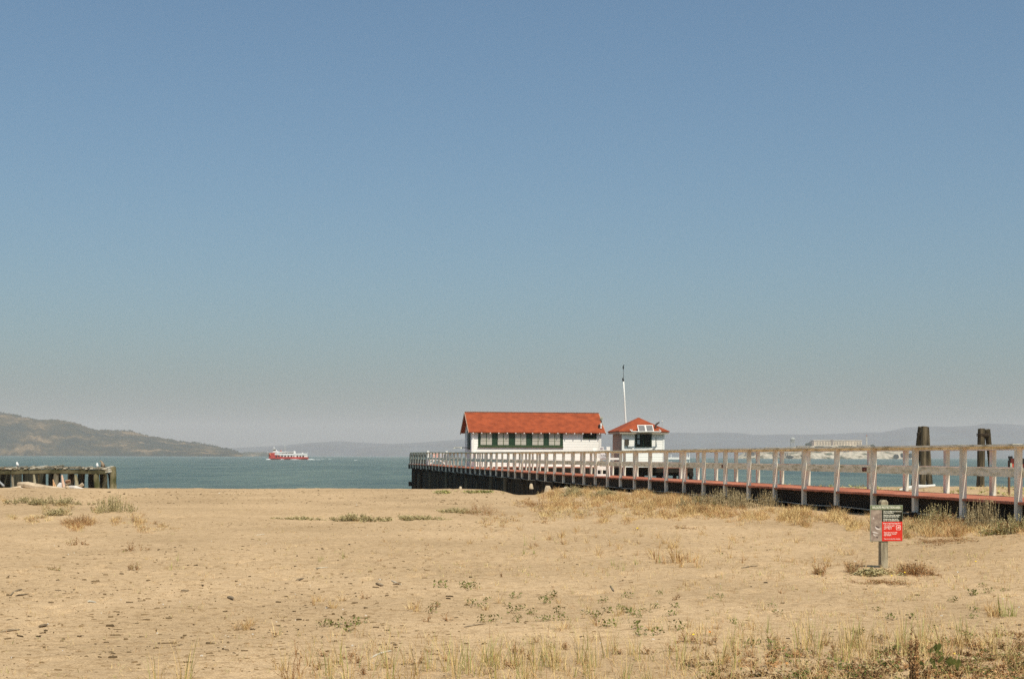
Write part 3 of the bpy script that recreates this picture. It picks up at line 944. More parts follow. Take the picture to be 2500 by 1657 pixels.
# bracket arm on the left wall
mb = MB(); mb.tube([bf(0, 1.9, wz(1093.2)), bf(-0.55, 1.7, wz(1092.4)), bf(-1.2, 1.6, wz(1093))], [0.035, 0.03, 0.03], 6); arm = mb.build("lamp_arm", M("galvanised", (0.42, 0.42, 0.36)), lb)
for a in (-0.6, -1.15):
    mb = MB(); mb.tube([bf(a, 1.66, wz(1092.4)), bf(a, 1.66, wz(1095))], [0.04, 0.11], 8); mb.build("lamp_shade", M("galvanised", (0.42, 0.42, 0.36)), arm)
# floodlight cluster on the right barge board
fc = empty("floodlight", roofpt(WID + 0.3, 0.7, 0.1), "cluster of lamp and horn fittings on the right gable edge of the long building", "lamp")
q = lambda px, py: P(px, py, 109.9)
GAL = M("galvanised", (0.42, 0.42, 0.36))
mb = MB(); mb.tube([q(1466.5, 1046), q(1468, 1036), q(1468.3, 1027)], 0.04, 6); mb.build("pole", M("rusty_pole", (0.14, 0.08, 0.05)), fc)
mb = MB(); mb.tube([q(1465, 1021), q(1470, 1023.5)], [0.10, 0.22], 8); mb.build("horn", M("dull_green_metal", (0.26, 0.25, 0.18)), fc)
mb = MB(); mb.tube([q(1461, 1038.5), q(1465.2, 1039.5)], [0.10, 0.13], 8); mb.build("lamp_head", INK, fc)
mb = MB(); mb.tube([q(1467.4, 1040), q(1467.0, 1032.5)], [0.10, 0.07], 8); mb.build("lamp_housing", WHITE, fc)
mb = MB(); mb.tube([q(1467.0, 1045), q(1466.9, 1041.5)], [0.09, 0.07], 8); mb.build("lamp_housing", WHITE, fc)
mb = MB(); mb.tube([q(1469, 1030), q(1472.5, 1038)], 0.04, 5); mb.build("stay", GAL, fc)

# ------------------------------------------------------------------ hut
H0 = BP(1519.5, 106.0)
def hf(a, b, z): return Vector((H0.x, H0.y, 0)) + PN * a + PD * b + Vector((0, 0, z))
HW = 3.20; HD = 2.9
hut = empty("small_hut", hf(HW / 2, HW / 2, FL), "small square white hut with pyramid red roof and solar panels, right of the long building", "building")
HZT = 5.42
HSHADE = M("shaded_clapboard", (0.62, 0.52, 0.46), 0.7, 0.06, 0.8); clap(HSHADE)  # white clapboard darkened as if in shade, assigned to no wall
mb = MB(); mb.box((0, 0, FL), (HW, HD, HZT), hf); mb.build("wall", BW, hut)
mb = MB(); mb.box((-0.025, 0.02, FL + 0.02), (-0.002, HD - 0.02, HZT - 0.14), hf); mb.build("shaded_side_sheet", M("tan_pink_shade", (0.36, 0.25, 0.20), 0.85, 0.1, 3, stretch=(1, 1, 6)), hut)  # sheet added on the left side; its tan-pink includes the shade there
mb = MB(); OVH = 0.34
c0 = [hf(-OVH, -OVH, 5.50), hf(HW + OVH, -OVH, 5.50), hf(HW + OVH, HD + OVH, 5.50), hf(-OVH, HD + OVH, 5.50)]
ap = hf(HW / 2 + 0.02, HD / 2, 6.56)
n = mb.pts(c0 + [ap] + [p - Vector((0, 0, 0.07)) for p in c0])
for k in range(4): mb.face(n + k, n + (k + 1) % 4, n + 4)
for k in range(4): mb.face(n + k, n + (k + 1) % 4, n + 5 + (k + 1) % 4, n + 5 + k)
mb.face(n + 5, n + 6, n + 7, n + 8)
rf = mb.build("roof", ROOFR, hut)
FASC = M("weathered_fascia", (0.45, 0.38, 0.30), 0.8, 0.1, 3)
mb = MB()
mb.box((-OVH + 0.05, -OVH + 0.05, 5.29), (HW + OVH - 0.05, -OVH + 0.09, 5.427), hf)
mb.box((-OVH + 0.05, -OVH + 0.092, 5.29), (-OVH + 0.09, HD + OVH - 0.05, 5.427), hf)
mb.box((HW + OVH - 0.09, -OVH + 0.092, 5.29), (HW + OVH - 0.05, HD + OVH - 0.05, 5.427), hf)
mb.build("fascia", FASC, rf)
mb = MB(); mb.box((-OVH + 0.095, -OVH + 0.095, 5.40), (HW + OVH - 0.095, -0.002, 5.425), hf); mb.build("soffit", FASC, rf)
def hpx(px): return (px - 1519.5) / 105.5 * HW
def hz(py): return EYE + (1113.9 - py) / F * 106.2
mb = MB(); mb.box((hpx(1551.3), -0.05, hz(1091.0)), (hpx(1593.8), 0.02, hz(1055.0)), hf); w = mb.build("window", GREEN, hut)
mb = MB(); mb.box((hpx(1553.4), -0.058, hz(1089.2)), (hpx(1592), -0.052, hz(1056.6)), hf); gl = mb.build("glass", GLASSD, w)
mb = MB(); mb.box((hpx(1571.6), -0.066, hz(1089.2)), (hpx(1573.2), -0.060, hz(1056.6)), hf); mb.build("mullion", GREEN, w)
SKYREF = M("painted_sky_reflection", (0.24, 0.29, 0.30), 0.3, 0.05, 3)  # sky reflection put into the colour of two small window patches
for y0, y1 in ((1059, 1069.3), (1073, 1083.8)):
    mb = MB(); mb.box((hpx(1556.8), -0.064, hz(y1)), (hpx(1562.8), -0.060, hz(y0)), hf); mb.build("pane", SKYREF, w)  # added patch standing in for the sky reflection, not a separate pane
mb = MB(); mb.box((hpx(1524.8), -0.17, hz(1086.4)), (hpx(1534.6), -0.003, hz(1071.8)), hf); mb.build("meter_box", M("brown_box", (0.06, 0.045, 0.03), 0.6, 0.1, 3), hut)
mb = MB(); mb.tube([hf(hpx(1604.8), -0.04, hz(1068)), hf(hpx(1604), -0.04, hz(1088)), hf(hpx(1601.8), -0.04, hz(1093.6)), hf(hpx(1596), -0.04, hz(1094))], 0.022, 6); mb.build("conduit", M("grey_pipe", (0.22, 0.22, 0.19)), hut)
mb = MB(); mb.tube([hf(hpx(1531), -0.04, hz(1087)), hf(hpx(1532.5), -0.04, hz(1092)), hf(hpx(1545), -0.04, hz(1092.4))], 0.022, 6); mb.build("conduit", M("grey_pipe", (0.22, 0.22, 0.19)), hut)
for a in (0.0, HW):
    mb = MB(); mb.box((a - 0.05 if a == 0 else a - 0.10, -0.03, FL), (a + 0.10 if a == 0 else a + 0.04, -0.002, HZT - 0.13), hf); mb.build("corner_board", WHITE, hut)
# solar panels on a rail frame
sp = empty("solar_panels", hf(1.6, -0.8, 5.3), "pair of tilted framed solar panels on a rail at the hut's front eave", "solar panel")
ALU = M("aluminium_frame", (0.70, 0.68, 0.64), 0.5, 0.05, 3)
CELL = M("solar_cells", (0.12, 0.11, 0.11), 0.35, 0.15, 8, spec=0.5)
def q2(px, py, b):
    """point on a plane parallel to the hut front at local depth b"""
    a = 0.0
    for _ in range(6):
        w_ = hf(a, b, 0); X = (px - 1250) / F * w_.y; a += (X - w_.x) / PN.x
    w_ = hf(a, b, 0); return Vector((w_.x, w_.y, P(px, py, w_.y).z))
TL, TR, BL, BR = q2(1555.2, 1037.8, -0.30), q2(1593.0, 1037.8, -0.30), q2(1558.6, 1054.6, -0.74), q2(1596.4, 1054.0, -0.74)
nrm = (TR - TL).cross(BL - TL).normalized()
if nrm.y > 0: nrm = -nrm
def lerp2(u, v, k=0.0): return (TL * (1 - u) + TR * u) * (1 - v) + (BL * (1 - u) + BR * u) * v + nrm * k
for u0, u1 in ((0.0, 0.495), (0.505, 1.0)):
    mb = MB(); mb.hexa([lerp2(u0, 0, 0), lerp2(u1, 0, 0), lerp2(u1, 1, 0), lerp2(u0, 1, 0), lerp2(u0, 0, .04), lerp2(u1, 0, .04), lerp2(u1, 1, .04), lerp2(u0, 1, .04)])
    f_ = mb.build("panel_frame", ALU, sp)
    i_, j_ = u0 + 0.045, u1 - 0.045
    mb = MB(); mb.hexa([lerp2(i_, .08, .041), lerp2(j_, .08, .041), lerp2(j_, .92, .041), lerp2(i_, .92, .041), lerp2(i_, .08, .046), lerp2(j_, .08, .046), lerp2(j_, .92, .046), lerp2(i_, .92, .046)])
    mb.build("cells", CELL, f_)
mb = MB(); mb.tube([q2(1542.5, 1048, -0.62), q2(1543.5, 1053, -0.70), q2(1612.5, 1053.5, -0.70), q2(1610.8, 1048.5, -0.62)], 0.035, 6); mb.build("rail", ALU, sp)
for px in (1538, 1609):
    mb = MB(); mb.tube([q2(px, 1048.3, -0.52), q2(px + 5, 1053.2, -0.70)], 0.035, 6); mb.build("bracket", ALU, sp)
for u in (0.1, 0.9):
    mb = MB(); mb.tube([lerp2(u, 0.1, -0.02), q2(1556 + 38 * u, 1043, -0.2)], 0.02, 5); mb.build("strut", ALU, sp)
# stove pipe with a curved top, and small ball
vp = empty("vent_pipe", q2(1600, 1043, 0.1), "dark curved pipe rising from the right slope of the hut roof", "pipe")
mb = MB(); mb.tube([q2(1599.8, 1043.5, 0.0), q2(1600.2, 1038.5, 0.0), q2(1603, 1034.6, 0.0), q2(1609.5, 1030.2, 0.0)], [0.085, 0.08, 0.07, 0.05], 8); mb.build("pipe", M("sooty_pipe", (0.07, 0.05, 0.04), 0.8, 0.2, 4), vp)
mb = MB(); mb.tube([q2(1616, 1044, 0.5), q2(1616.4, 1027.6, 0.5)], 0.015, 5); sm = mb.build("antenna", GAL); prop(sm, "thin antenna with a white knob on the right of the hut roof", "antenna")
mb = MB(); mb.tube([q2(1616.4, 1028.8, 0.5), q2(1616.4, 1028.0, 0.5), q2(1616.4, 1027.0, 0.5), q2(1616.4, 1026.4, 0.5)], [0.02, 0.06, 0.06, 0.02], 8); mb.build("knob", WHITE, None).parent = sm
# flagpole
FD = 109.6
fp = empty("flagpole", P(1531.6, 1137, FD), "tall leaning white flagpole with a thin dark topmast behind the hut", "flagpole")
mb = MB(); mb.tube([P(1531.6, 1138, FD), P(1527.6, 1031, FD), P(1524.6, 970, FD), P(1522.3, 930, FD)], [0.085, 0.075, 0.06, 0.048], 10); mb.build("pole", WHITE, fp, smooth=True)
mb = MB(); mb.tube([P(1522.3, 932, FD), P(1521.6, 893, FD)], [0.022, 0.016], 6); mb.build("topmast", M("dark_steel", (0.08, 0.08, 0.08)), fp)
mb = MB(); mb.tube([P(1521.9, 931, FD), P(1521.2, 927, FD), P(1520.2, 922.5, FD)], [0.06, 0.07, 0.04], 7); mb.build("pulley", INK, fp)
mb = MB(); mb.tube([P(1521.9, 901, FD), P(1521.5, 897, FD), P(1522, 892, FD)], [0.045, 0.055, 0.03], 7); mb.build("wind_vane", INK, fp)
mb = MB(); mb.beam(P(1520.2, 896, FD), P(1523.6, 890, FD), 0.02, 0.05); mb.build("vane_arm", INK, fp)
# white railing of the platform right of the hut
pr = empty("platform_railing", q2(1650, 1130, -0.6), "white post and rail fence on the platform right of the hut", "railing")
for px in (1623.5, 1638.5, 1667.7, 1677.5, 1683.5):
    big = px in (1623.5, 1667.7)
    w_ = 2.6 if big else 1.1
    mb = MB(); mb.hexa([q2(px - w_ / 2, 1137, -0.66), q2(px + w_ / 2, 1137, -0.66), q2(px + w_ / 2, 1137, -0.58), q2(px - w_ / 2, 1137, -0.58), q2(px - w_ / 2, 1102, -0.66), q2(px + w_ / 2, 1102, -0.66), q2(px + w_ / 2, 1102, -0.58), q2(px - w_ / 2, 1102, -0.58)]); mb.build("post", WHITE, pr)
for y0, y1 in ((1101.6, 1104.2), (1116.0, 1120.8)):
    mb = MB(); mb.hexa([q2(1622, y1, -0.74), q2(1684, y1, -0.74), q2(1684, y1, -0.665), q2(1622, y1, -0.665), q2(1622, y0, -0.74), q2(1684, y0, -0.74), q2(1684, y0, -0.665), q2(1622, y0, -0.665)]); mb.build("rail", WHITE, pr)
# mossy fender piles at the platform's right corner
fpile = empty("fender_piles", P(1668, 1170, 104), "clump of mossy rust-topped fender piles at the right corner of the platform", "piles")
for (px, top, mt) in ((1661, 1147, PILE), (1665.5, 1145, PILE), (1670, 1146, M("mossy_pile", (0.04, 0.045, 0.015), 0.9, 0.3, 2, col2=(0.09, 0.08, 0.03))), (1676, 1143, M("rusty_pile", (0.17, 0.075, 0.04), 0.9, 0.3, 2, col2=(0.30, 0.16, 0.10)))):
    mb = MB(); b0 = P(px, 1180, 104 + random.uniform(-.3, .3)); b0.z = -1.5; t0 = P(px - 0.6, top, b0.y); mb.tube([b0, t0], [0.17, 0.12 if px < 1675 else 0.07], 8, wob=0.08); mb.build("pile", mt, fpile)

# ================================================================== dolphins behind the pier
DOLM = M("weathered_pile", (0.030, 0.024, 0.014), 0.95, 0.3, 1.5, col2=(0.14, 0.11, 0.07), stretch=(4, 4, 0.35), bump=0.5, bscale=8, c3=(0.07, 0.055, 0.03))
def dolphin(label, D, legs, band_px, rad):
    root = empty("pile_dolphin", P(legs[0][0], 1200, D), label, "piles", "pile clusters in the water behind the pier")
    for i, (xt, yt, xb, yb, dd) in enumerate(legs):
        t = P(xt, yt, D + dd * 0.3); b = P(xb, yb, D + dd)
        k = (t.z + 1.2) / max(0.1, (t.z - b.z)); bb = t + (b - t) * k
        mb = MB(); n_ = 9; pts = [bb + (t - bb) * (j / n_) + Vector((random.uniform(-.015, .015), 0, 0)) for j in range(n_ + 1)]
        mb.tube(pts, [rad * (1.1 - 0.15 * j / n_) for j in range(n_ + 1)], 10, wob=0.07); mb.build("pile", DOLM, root)
    x0, x1, y0, y1 = band_px
    a = P(x0, y1, D - 0.1); b = P(x1, y0, D - 0.1)
    mb = MB(); cx = (a.x + b.x) / 2; w = (b.x - a.x) / 2
    for z_ in (a.z, a.z + 0.10, b.z):
        ring = [(cx + math.cos(t_) * (w + 0.04), D + 0.15 + math.sin(t_) * (w + 0.03), z_) for t_ in np.linspace(0, 2 * math.pi, 17)]
        mb.tube(ring, 0.025, 5, cap=False)
    mb.build("cable_wrap", M("rusty_cable", (0.05, 0.035, 0.022)), root)
    return root
dolphin("three old timber piles lashed into a tripod, the left of the two pile clusters", 90.0,
        [(2249, 1042, 2231, 1188, 1.2), (2256.5, 1041, 2252, 1190, -0.6), (2260.5, 1042, 2270, 1195, 0.3)], (2243, 2262, 1057, 1062), 0.20)
dolphin("two leaning timber piles lashed at the top, the right of the two pile clusters", 84.0,
        [(2398, 1045.5, 2395.5, 1200, 0.0), (2410.5, 1048, 2426, 1196, 0.9), (2394.5, 1046.5, 2391.5, 1200, 0.6)], (2390, 2417, 1060, 1063), 0.185)

# sign board on a post beyond the pier at the right edge
isg = empty("notice_sign", P(2481, 1190, 52), "dark panel with red and white edge on a post behind the nearest pier posts", "sign")
def sq(px0, px1, py0, py1, d0, nm, mt, par):
    mb = MB(); a = P(px0, py1, 52 + d0); b = P(px1, py0, 52 + d0); mb.box((a.x, a.y, a.z), (b.x, a.y + 0.02, b.z)); return mb.build(nm, mt, par)
pn = sq(2462.5, 2512, 1118.5, 1149, 0, "panel", INK, isg)
sq(2467.5, 2475.5, 1119, 1131, -0.03, "picture", M("dark_red_plate", (0.30, 0.05, 0.035)), pn)
sq(2466.5, 2471, 1130, 1141, -0.034, "picture", M("pale_green_print", (0.33, 0.38, 0.30)), pn)
sq(2471.2, 2474.8, 1131.2, 1141, -0.034, "picture", M("red_print", (0.5, 0.08, 0.05)), pn)
sq(2476, 2478, 1118.5, 1149, -0.036, "edge_strip", WHITE, pn)
sq(2496, 2503, 1132, 1141, -0.034, "picture", M("dark_red_plate", (0.2, 0.03, 0.02)), pn)
mb = MB(); a = P(2463.5, 1150, 52.1); mb.tube([(a.x, a.y, 1.7), (a.x, a.y, P(0, 1113, 52).z - 0.05)], 0.045, 8); mb.build("post", M("rusty_pole", (0.14, 0.08, 0.05)), isg)
mb = MB(); a = P(2465, 1115, 52.1); mb.box((a.x - 0.05, a.y - 0.03, a.z - 0.05), (a.x + 0.10, a.y + 0.03, a.z + 0.03)); mb.build("cap", INK, isg)

# ================================================================== ruined pier at left
RD = 80.0
rp = empty("ruined_pier", P(140, 1196, RD), "derelict grey timber pier on leaning piles at the left edge of the beach", "pier")
OLDW = M("old_grey_timber", (0.10, 0.085, 0.055), 0.95, 0.3, 1.5, col2=(0.34, 0.30, 0.22), stretch=(2, 2, 0.5), bump=0.5, bscale=9, c3=(0.20, 0.17, 0.12))
PALEW = M("pale_bleached_timber", (0.32, 0.28, 0.21), 0.95, 0.2, 2.0, col2=(0.52, 0.47, 0.38), stretch=(2, 2, 0.5), bump=0.4, bscale=9)
MOSSW = M("mossy_timber", (0.07, 0.07, 0.025), 0.95, 0.3, 1.5, col2=(0.42, 0.38, 0.28), stretch=(1.5, 1.5, 0.7), bump=0.5, bscale=9, c3=(0.22, 0.19, 0.11))
BEAMW = M("dark_mossy_beam", (0.045, 0.042, 0.018), 0.95, 0.3, 1.2, col2=(0.15, 0.13, 0.075), bump=0.5, bscale=7)
def rpx(px, py, dd=0.0): return P(px, py, RD + dd)
# long front beam in lengths, far beam
xs_ = [-260, -180, -110, -40, 28, 72, 126, 170, 215, 262]
ys_ = [1147, 1147, 1147, 1147, 1147, 1145.5, 1144.5, 1145.3, 1146.0, 1146.8]
for i in range(len(xs_) - 1):
    a = rpx(xs_[i], ys_[i] + 5.5); b = rpx(xs_[i + 1] - 0.4, ys_[i + 1] + 5.0)
    mb = MB(); mb.beam(a, b, 0.30, 0.26); mb.build("beam", BEAMW, rp, bevel=0.03)
mb = MB(); mb.beam(rpx(-260, 1152, 2.6), rpx(262, 1151, 2.6), 0.3, 0.26); mb.build("beam", BEAMW, rp)
mb = MB(); mb.beam(rpx(255, 1146.5, -0.1), rpx(277, 1145.5, -0.1), 0.1, 0.05); mb.build("splinter", PALEW, rp)
mb = MB(); mb.beam(rpx(258, 1151.5, -0.1), rpx(276, 1149.5, -0.1), 0.12, 0.08); mb.build("splinter", PALEW, rp)
# remaining deck planks lying across
for i in range(68):
    px = -240 + i * 7.4 + random.uniform(-1.5, 1.5)
    if px > 264 or random.random() < 0.12: continue
    ln = random.uniform(1.4, 2.9); z0 = rpx(px, np.interp(px, xs_, ys_)).z + 0.05
    x = rpx(px, 1146).x
    mb = MB(); r_ = random.uniform(-0.12, 0.12)
    mb.beam((x, RD - 0.2, z0 + random.uniform(-0.01, 0.06)), (x + r_, RD - 0.2 + ln, z0 + random.uniform(-.02, .14)), random.uniform(0.10, 0.20), 0.07); mb.build("deck_plank", random.choice([OLDW, PALEW, OLDW]), rp)
for (x0, y0, x1, y1, mt) in ((36, 1140.2, 49, 1142.5, PALEW), (81, 1140.8, 91, 1142.6, PALEW), (128, 1141.4, 143, 1143.5, PALEW), (146, 1141.5, 158, 1142.3, PALEW), (184, 1141, 201, 1144, PALEW), (222, 1142.2, 246, 1143.4, PALEW), (244, 1141.0, 260, 1144.6, PALEW), (256, 1143, 274, 1146.2, PALEW), (0, 1143.5, 34, 1144.5, M("orange_plank", (0.42, 0.20, 0.09)))):
    mb = MB(); mb.beam(rpx(x0, y0, 0.3), rpx(x1, y1, 0.5), 0.16, 0.09); mb.build("loose_plank", mt, rp)
ZB = 0.1
def rpile(px_t, px_b, top, r_t, r_b, mt, dd=0.0, nm="pile"):
    t = rpx(px_t, top, dd); b = rpx(px_b, 1196, dd); b = Vector((b.x + (b.x - t.x) * 0.6, b.y, ZB))
    mb = MB(); n_ = 7; pts = [b + (t - b) * (j / n_) + Vector((random.uniform(-.02, .02), 0, 0)) for j in range(n_ + 1)]
    mb.tube(pts, [(r_b + (r_t - r_b) * j / n_) for j in range(n_ + 1)], 10, wob=0.08); return mb.build(nm, mt, rp)
rpile(276.8, 276.5, 1139.2, 0.165, 0.20, MOSSW)
rpile(235.5, 237.5, 1155, 0.15, 0.16, MOSSW)
rpile(229, 230, 1155, 0.15, 0.16, PILE, 2.4)
rpile(257, 252, 1158, 0.12, 0.17, MOSSW, 0.6)
rpile(250, 262, 1156, 0.15, 0.15, PILE, 1.6)
rpile(266, 274, 1154, 0.08, 0.10, PILE, 0.8)
rpile(184.5, 192, 1158.5, 0.08, 0.20, MOSSW, -0.1)
rpile(176, 178, 1155, 0.13, 0.15, PILE, 1.2)
rpile(136.5, 137.5, 1155, 0.14, 0.16, OLDW)
rpile(82, 88, 1157.5, 0.06, 0.15, MOSSW, -0.1)
rpile(94, 95, 1158, 0.05, 0.06, MOSSW, 0.5)
rpile(30.5, 31.5, 1155.5, 0.07, 0.09, OLDW)
rpile(-60, -60, 1155, 0.14, 0.16, OLDW)
rpile(-150, -150, 1155, 0.14, 0.16, MOSSW)
rpile(-235, -235, 1155, 0.14, 0.16, OLDW)
rpile(203, 199, 1155, 0.10, 0.12, PILE, 1.2)
rpile(221, 222, 1155, 0.14, 0.16, PILE, 0.9)
# broken sheet piling, plank by plank
DPL = M("dark_sheet_plank", (0.014, 0.016, 0.012), 0.95, 0.3, 1.2, col2=(0.055, 0.055, 0.04), stretch=(4, 4, 0.3))
for (x0, x1) in ((-230, 26), (34, 49.5), (55.5, 111), (118, 130), (143, 147), (165, 181), (190, 206), (216, 229), (243.5, 246)):
    x = x0
    while x < x1 - 1:
        a = rpx(x, 1154.5, 2.2); w = random.uniform(0.09, 0.13)
        mb = MB(); mb.hexa([(a.x, a.y, ZB), (a.x + w, a.y, ZB), (a.x + w, a.y + .06, ZB), (a.x, a.y + .06, ZB), (a.x, a.y, a.z), (a.x + w, a.y, a.z), (a.x + w, a.y + .06, a.z), (a.x, a.y + .06, a.z)])
        if mb: mb.build("sheet_plank", DPL, rp)
        x += (w + 0.012) / RD * F
# birds
def bird(name, label, cat, spine, radii, mt_body, beak, mt_beak, D, legs=None, wing=None, mt_wing=None):
    pts = [P(x, y, D) for x, y in spine]
    root = empty(name, pts[0], label, cat)
    mb = MB(); mb.tube(pts, radii, 10); o = mb.build("body", mt_body, root, smooth=True)
    ss = o.modifiers.new("sub", 'SUBSURF'); ss.levels = 1; ss.render_levels = 1
    mb = MB(); mb.tube([P(x, y, D) for x, y in beak], [0.014, 0.004], 6); mb.build("beak", mt_beak, root)
    if wing:
        mb = MB(); mb.tube([P(x, y, D + 0.03) for x, y in wing[0]], wing[1], 8); mb.build("wing", mt_wing, root, smooth=True)
    if legs:
        for (x0, y0, x1, y1) in legs:
            mb = MB(); mb.tube([P(x0, y0, D), P(x1, y1, D)], 0.008, 5); mb.build("leg", M("pink_leg", (0.45, 0.22, 0.16)), root)
    return root
GULLW = M("gull_white", (0.72, 0.72, 0.72), 0.8, 0.05, 8)
GULLG = M("gull_grey", (0.32, 0.33, 0.36), 0.8, 0.05, 8)
BEAKY = M("yellow_beak", (0.5, 0.36, 0.08))
bird("gull", "white gull standing alone on the beam near the left edge", "gull", [(46.0, 1136.8), (44.6, 1136.0), (42.8, 1134.0), (41.6, 1131.2), (41.4, 1129.2), (41.5, 1127.8), (41.2, 1126.8)], [0.015, 0.05, 0.088, 0.075, 0.038, 0.045, 0.015], GULLW, [(40.8, 1127.9), (38.6, 1128.4)], BEAKY, RD + 0.3, [(42.2, 1136, 42.2, 1140.6), (43.4, 1136, 43.4, 1140.8)], ([(46.6, 1137.4), (44.6, 1134.6), (43.0, 1131.8)], [0.012, 0.06, 0.03]), GULLG)
bird("gull", "white gull sitting low beside the dark cormorant", "gull", [(240.0, 1139.6), (238.9, 1138.6), (237.6, 1136.2), (237.2, 1133.6), (237.2, 1131.6), (237.1, 1130.0), (237.0, 1129.2)], [0.02, 0.06, 0.082, 0.065, 0.042, 0.035, 0.012], GULLW, [(237.2, 1130.9), (238.8, 1131.6)], BEAKY, RD + 0.4, None, ([(240.8, 1139.6), (239.4, 1136.8), (238.4, 1133.8)], [0.012, 0.05, 0.025]), GULLG)
BIRDB = M("brown_bird_breast", (0.26, 0.19, 0.13), 0.9, 0.2, 12)
bird("cormorant", "dark cormorant with brown breast and curved neck standing near the end pile", "cormorant", [(254.2, 1141.2), (253.0, 1139.2), (251.6, 1135.6), (250.6, 1131.6), (249.0, 1128.2), (247.2, 1126.2), (245.4, 1124.6), (244.0, 1124.0)], [0.02, 0.07, 0.105, 0.09, 0.055, 0.035, 0.04, 0.022], BIRDB, [(244.0, 1124.4), (242.4, 1127.2)], M("pale_bill", (0.40, 0.40, 0.30)), RD + 0.4, [(250.4, 1139, 250.2, 1142.6), (252.0, 1139, 252.2, 1142.8)], ([(247.4, 1140.6), (247.6, 1136.6), (249.0, 1133.0)], [0.02, 0.05, 0.03]), INK)
mb = MB(); mb.tube([P(255.6, 1141, RD + 0.42), P(255.0, 1136.6, RD + 0.42), P(253.0, 1132.4, RD + 0.42)], [0.02, 0.055, 0.035], 8); w2 = mb.build("wing", INK, None); w2.parent = bpy.data.objects["cormorant"]
w2.matrix_parent_inverse = Matrix.Translation(-Vector(bpy.data.objects["cormorant"].location))

# ================================================================== ferry
FY = 1250.0
fer = empty("ferry", P(703, 1121, FY), "red and white passenger ferry crossing the bay with a white bow wave", "ferry")
FR = M("ferry_red", (0.50, 0.045, 0.03), 0.5, 0.1, 0.3); FO = M("ferry_orange", (0.62, 0.14, 0.05), 0.5, 0.1, 0.3); FW = M("ferry_white", (0.74, 0.72, 0.70), 0.5, 0.03, 0.3)
FB = 8.0
def fq(px, py, d=0.0): return P(px, py, FY + d)
def fplate(poly, d0, d1, nm, mt, par=fer):
    A = [fq(x, y, d0) for x, y in poly]; B = [fq(x, y, d1) for x, y in poly]
    mb = MB(); n_ = len(poly); i0 = mb.pts(A); i1 = mb.pts(B)
    mb.face(*[i0 + k for k in range(n_)]); mb.face(*[i1 + k for k in range(n_ - 1, -1, -1)])
    for k in range(n_): k2 = (k + 1) % n_; mb.face(i0 + k, i1 + k, i1 + k2, i0 + k2)
    return mb.build(nm, mt, par)
# hull tapered to the bow (left)
mb = MB()
st = [(655.8, 1106.5, 0.2), (657, 1106, 1.3), (662, 1105.5, 2.8), (672, 1106, 3.8), (690, 1114.6, 4.0), (752, 1115.2, 4.0)]
rings = []
for (px, yt, hw) in st:
    c = fq(px, yt, 4.0); zb = -0.6; zc = 1.0
    rings.append(mb.pts([(c.x, c.y - hw, c.z), (c.x, c.y - hw * 0.96, zc), (c.x + 0.3, c.y - hw * 0.7, zb), (c.x + 0.3, c.y + hw * 0.7, zb), (c.x, c.y + hw * 0.96, zc), (c.x, c.y + hw, c.z)]))
for i in range(len(rings) - 1):
    for k in range(6):
        k2 = (k + 1) % 6; mb.face(rings[i] + k, rings[i] + k2, rings[i + 1] + k2, rings[i + 1] + k)
mb.face(*[rings[0] + k for k in range(6)]); mb.face(*[rings[-1] + k for k in range(5, -1, -1)])
mb.build("hull", FR, fer)
sup = fplate([(671, 1115), (672, 1106.2), (750, 1107), (751.5, 1115.2), (690, 1115.4)], 0.3, 7.7, "main_deck", FW)
fplate([(670, 1110), (672, 1105.5), (700, 1106.4), (745, 1106.6), (749, 1107), (749, 1109.5), (700, 1110)], 0.06, 7.94, "upper_deck", FW)
fplate([(657, 1106.2), (661, 1104.8), (672, 1105), (673, 1108), (670, 1112), (660, 1112)], 1.2, 6.8, "bow_bulwark", FO)
mb = MB()
for k, px in enumerate([672.6, 678.8, 686.6, 694, 702, 709.4, 716.4, 724, 731, 738]):
    w = 2.0 if px == 716.4 else 4.2
    a = fq(px, 1115.0, 0.0); b = fq(px + w, 1111.5, 0.0); mb2 = MB(); mb2.box((a.x, FY - 0.0, a.z), (b.x, FY + 0.5, b.z)); mb2.build("window", M("ferry_window", (0.06, 0.03, 0.025), 0.3, 0.1, 1), sup)
fplate([(665, 1103.5), (667, 1100.6), (676, 1099.8), (681, 1101.6), (684, 1103.8)], 2.2, 5.8, "pilothouse", FW)
fplate([(666.2, 1099.9), (667.6, 1096.2), (672, 1096), (674.6, 1100)], 2.8, 5.2, "wheelhouse_window", M("ferry_glass", (0.10, 0.10, 0.06), 0.3, 0.1, 1))
fplate([(666, 1096.2), (667, 1094.8), (671, 1094.6), (673, 1096)], 2.6, 5.4, "wheelhouse_roof", FW)
mb = MB(); mb.tube([fq(671, 1094.8, 4), fq(668.6, 1090.6, 4)], 0.18, 5); mb.tube([fq(666.4, 1091, 4), fq(671, 1090.6, 4)], 0.12, 5); mb.build("radar_mast", FW, fer)
mb = MB(); mb.tube([fq(673, 1097, 4), fq(676, 1100, 4)], 0.3, 5); mb.build("exhaust_stay", FW, fer)
fplate([(676, 1103.6), (682, 1102), (716, 1102.4), (716, 1103.4), (676, 1104.4)], 1.0, 7.0, "awning", FW)
fplate([(684, 1105.8), (684, 1103.4), (716, 1103.4), (716, 1105.8)], 1.6, 6.4, "shade_deck", M("ferry_shade", (0.14, 0.09, 0.07)))
fplate([(716.8, 1106), (716.8, 1100.4), (720.6, 1100.2), (722.4, 1106)], 2.5, 5.5, "funnel", FW)
fplate([(736.5, 1106), (736.5, 1104.6), (740.5, 1104.6), (740.5, 1106)], 2.5, 5.5, "deck_locker", FW)
mb = MB(); mb.tube([fq(696, 1102, 4), fq(695.4, 1084.5, 4)], 0.13, 5); mb.build("mast", M("pale_mast", (0.6, 0.58, 0.5)), fer)
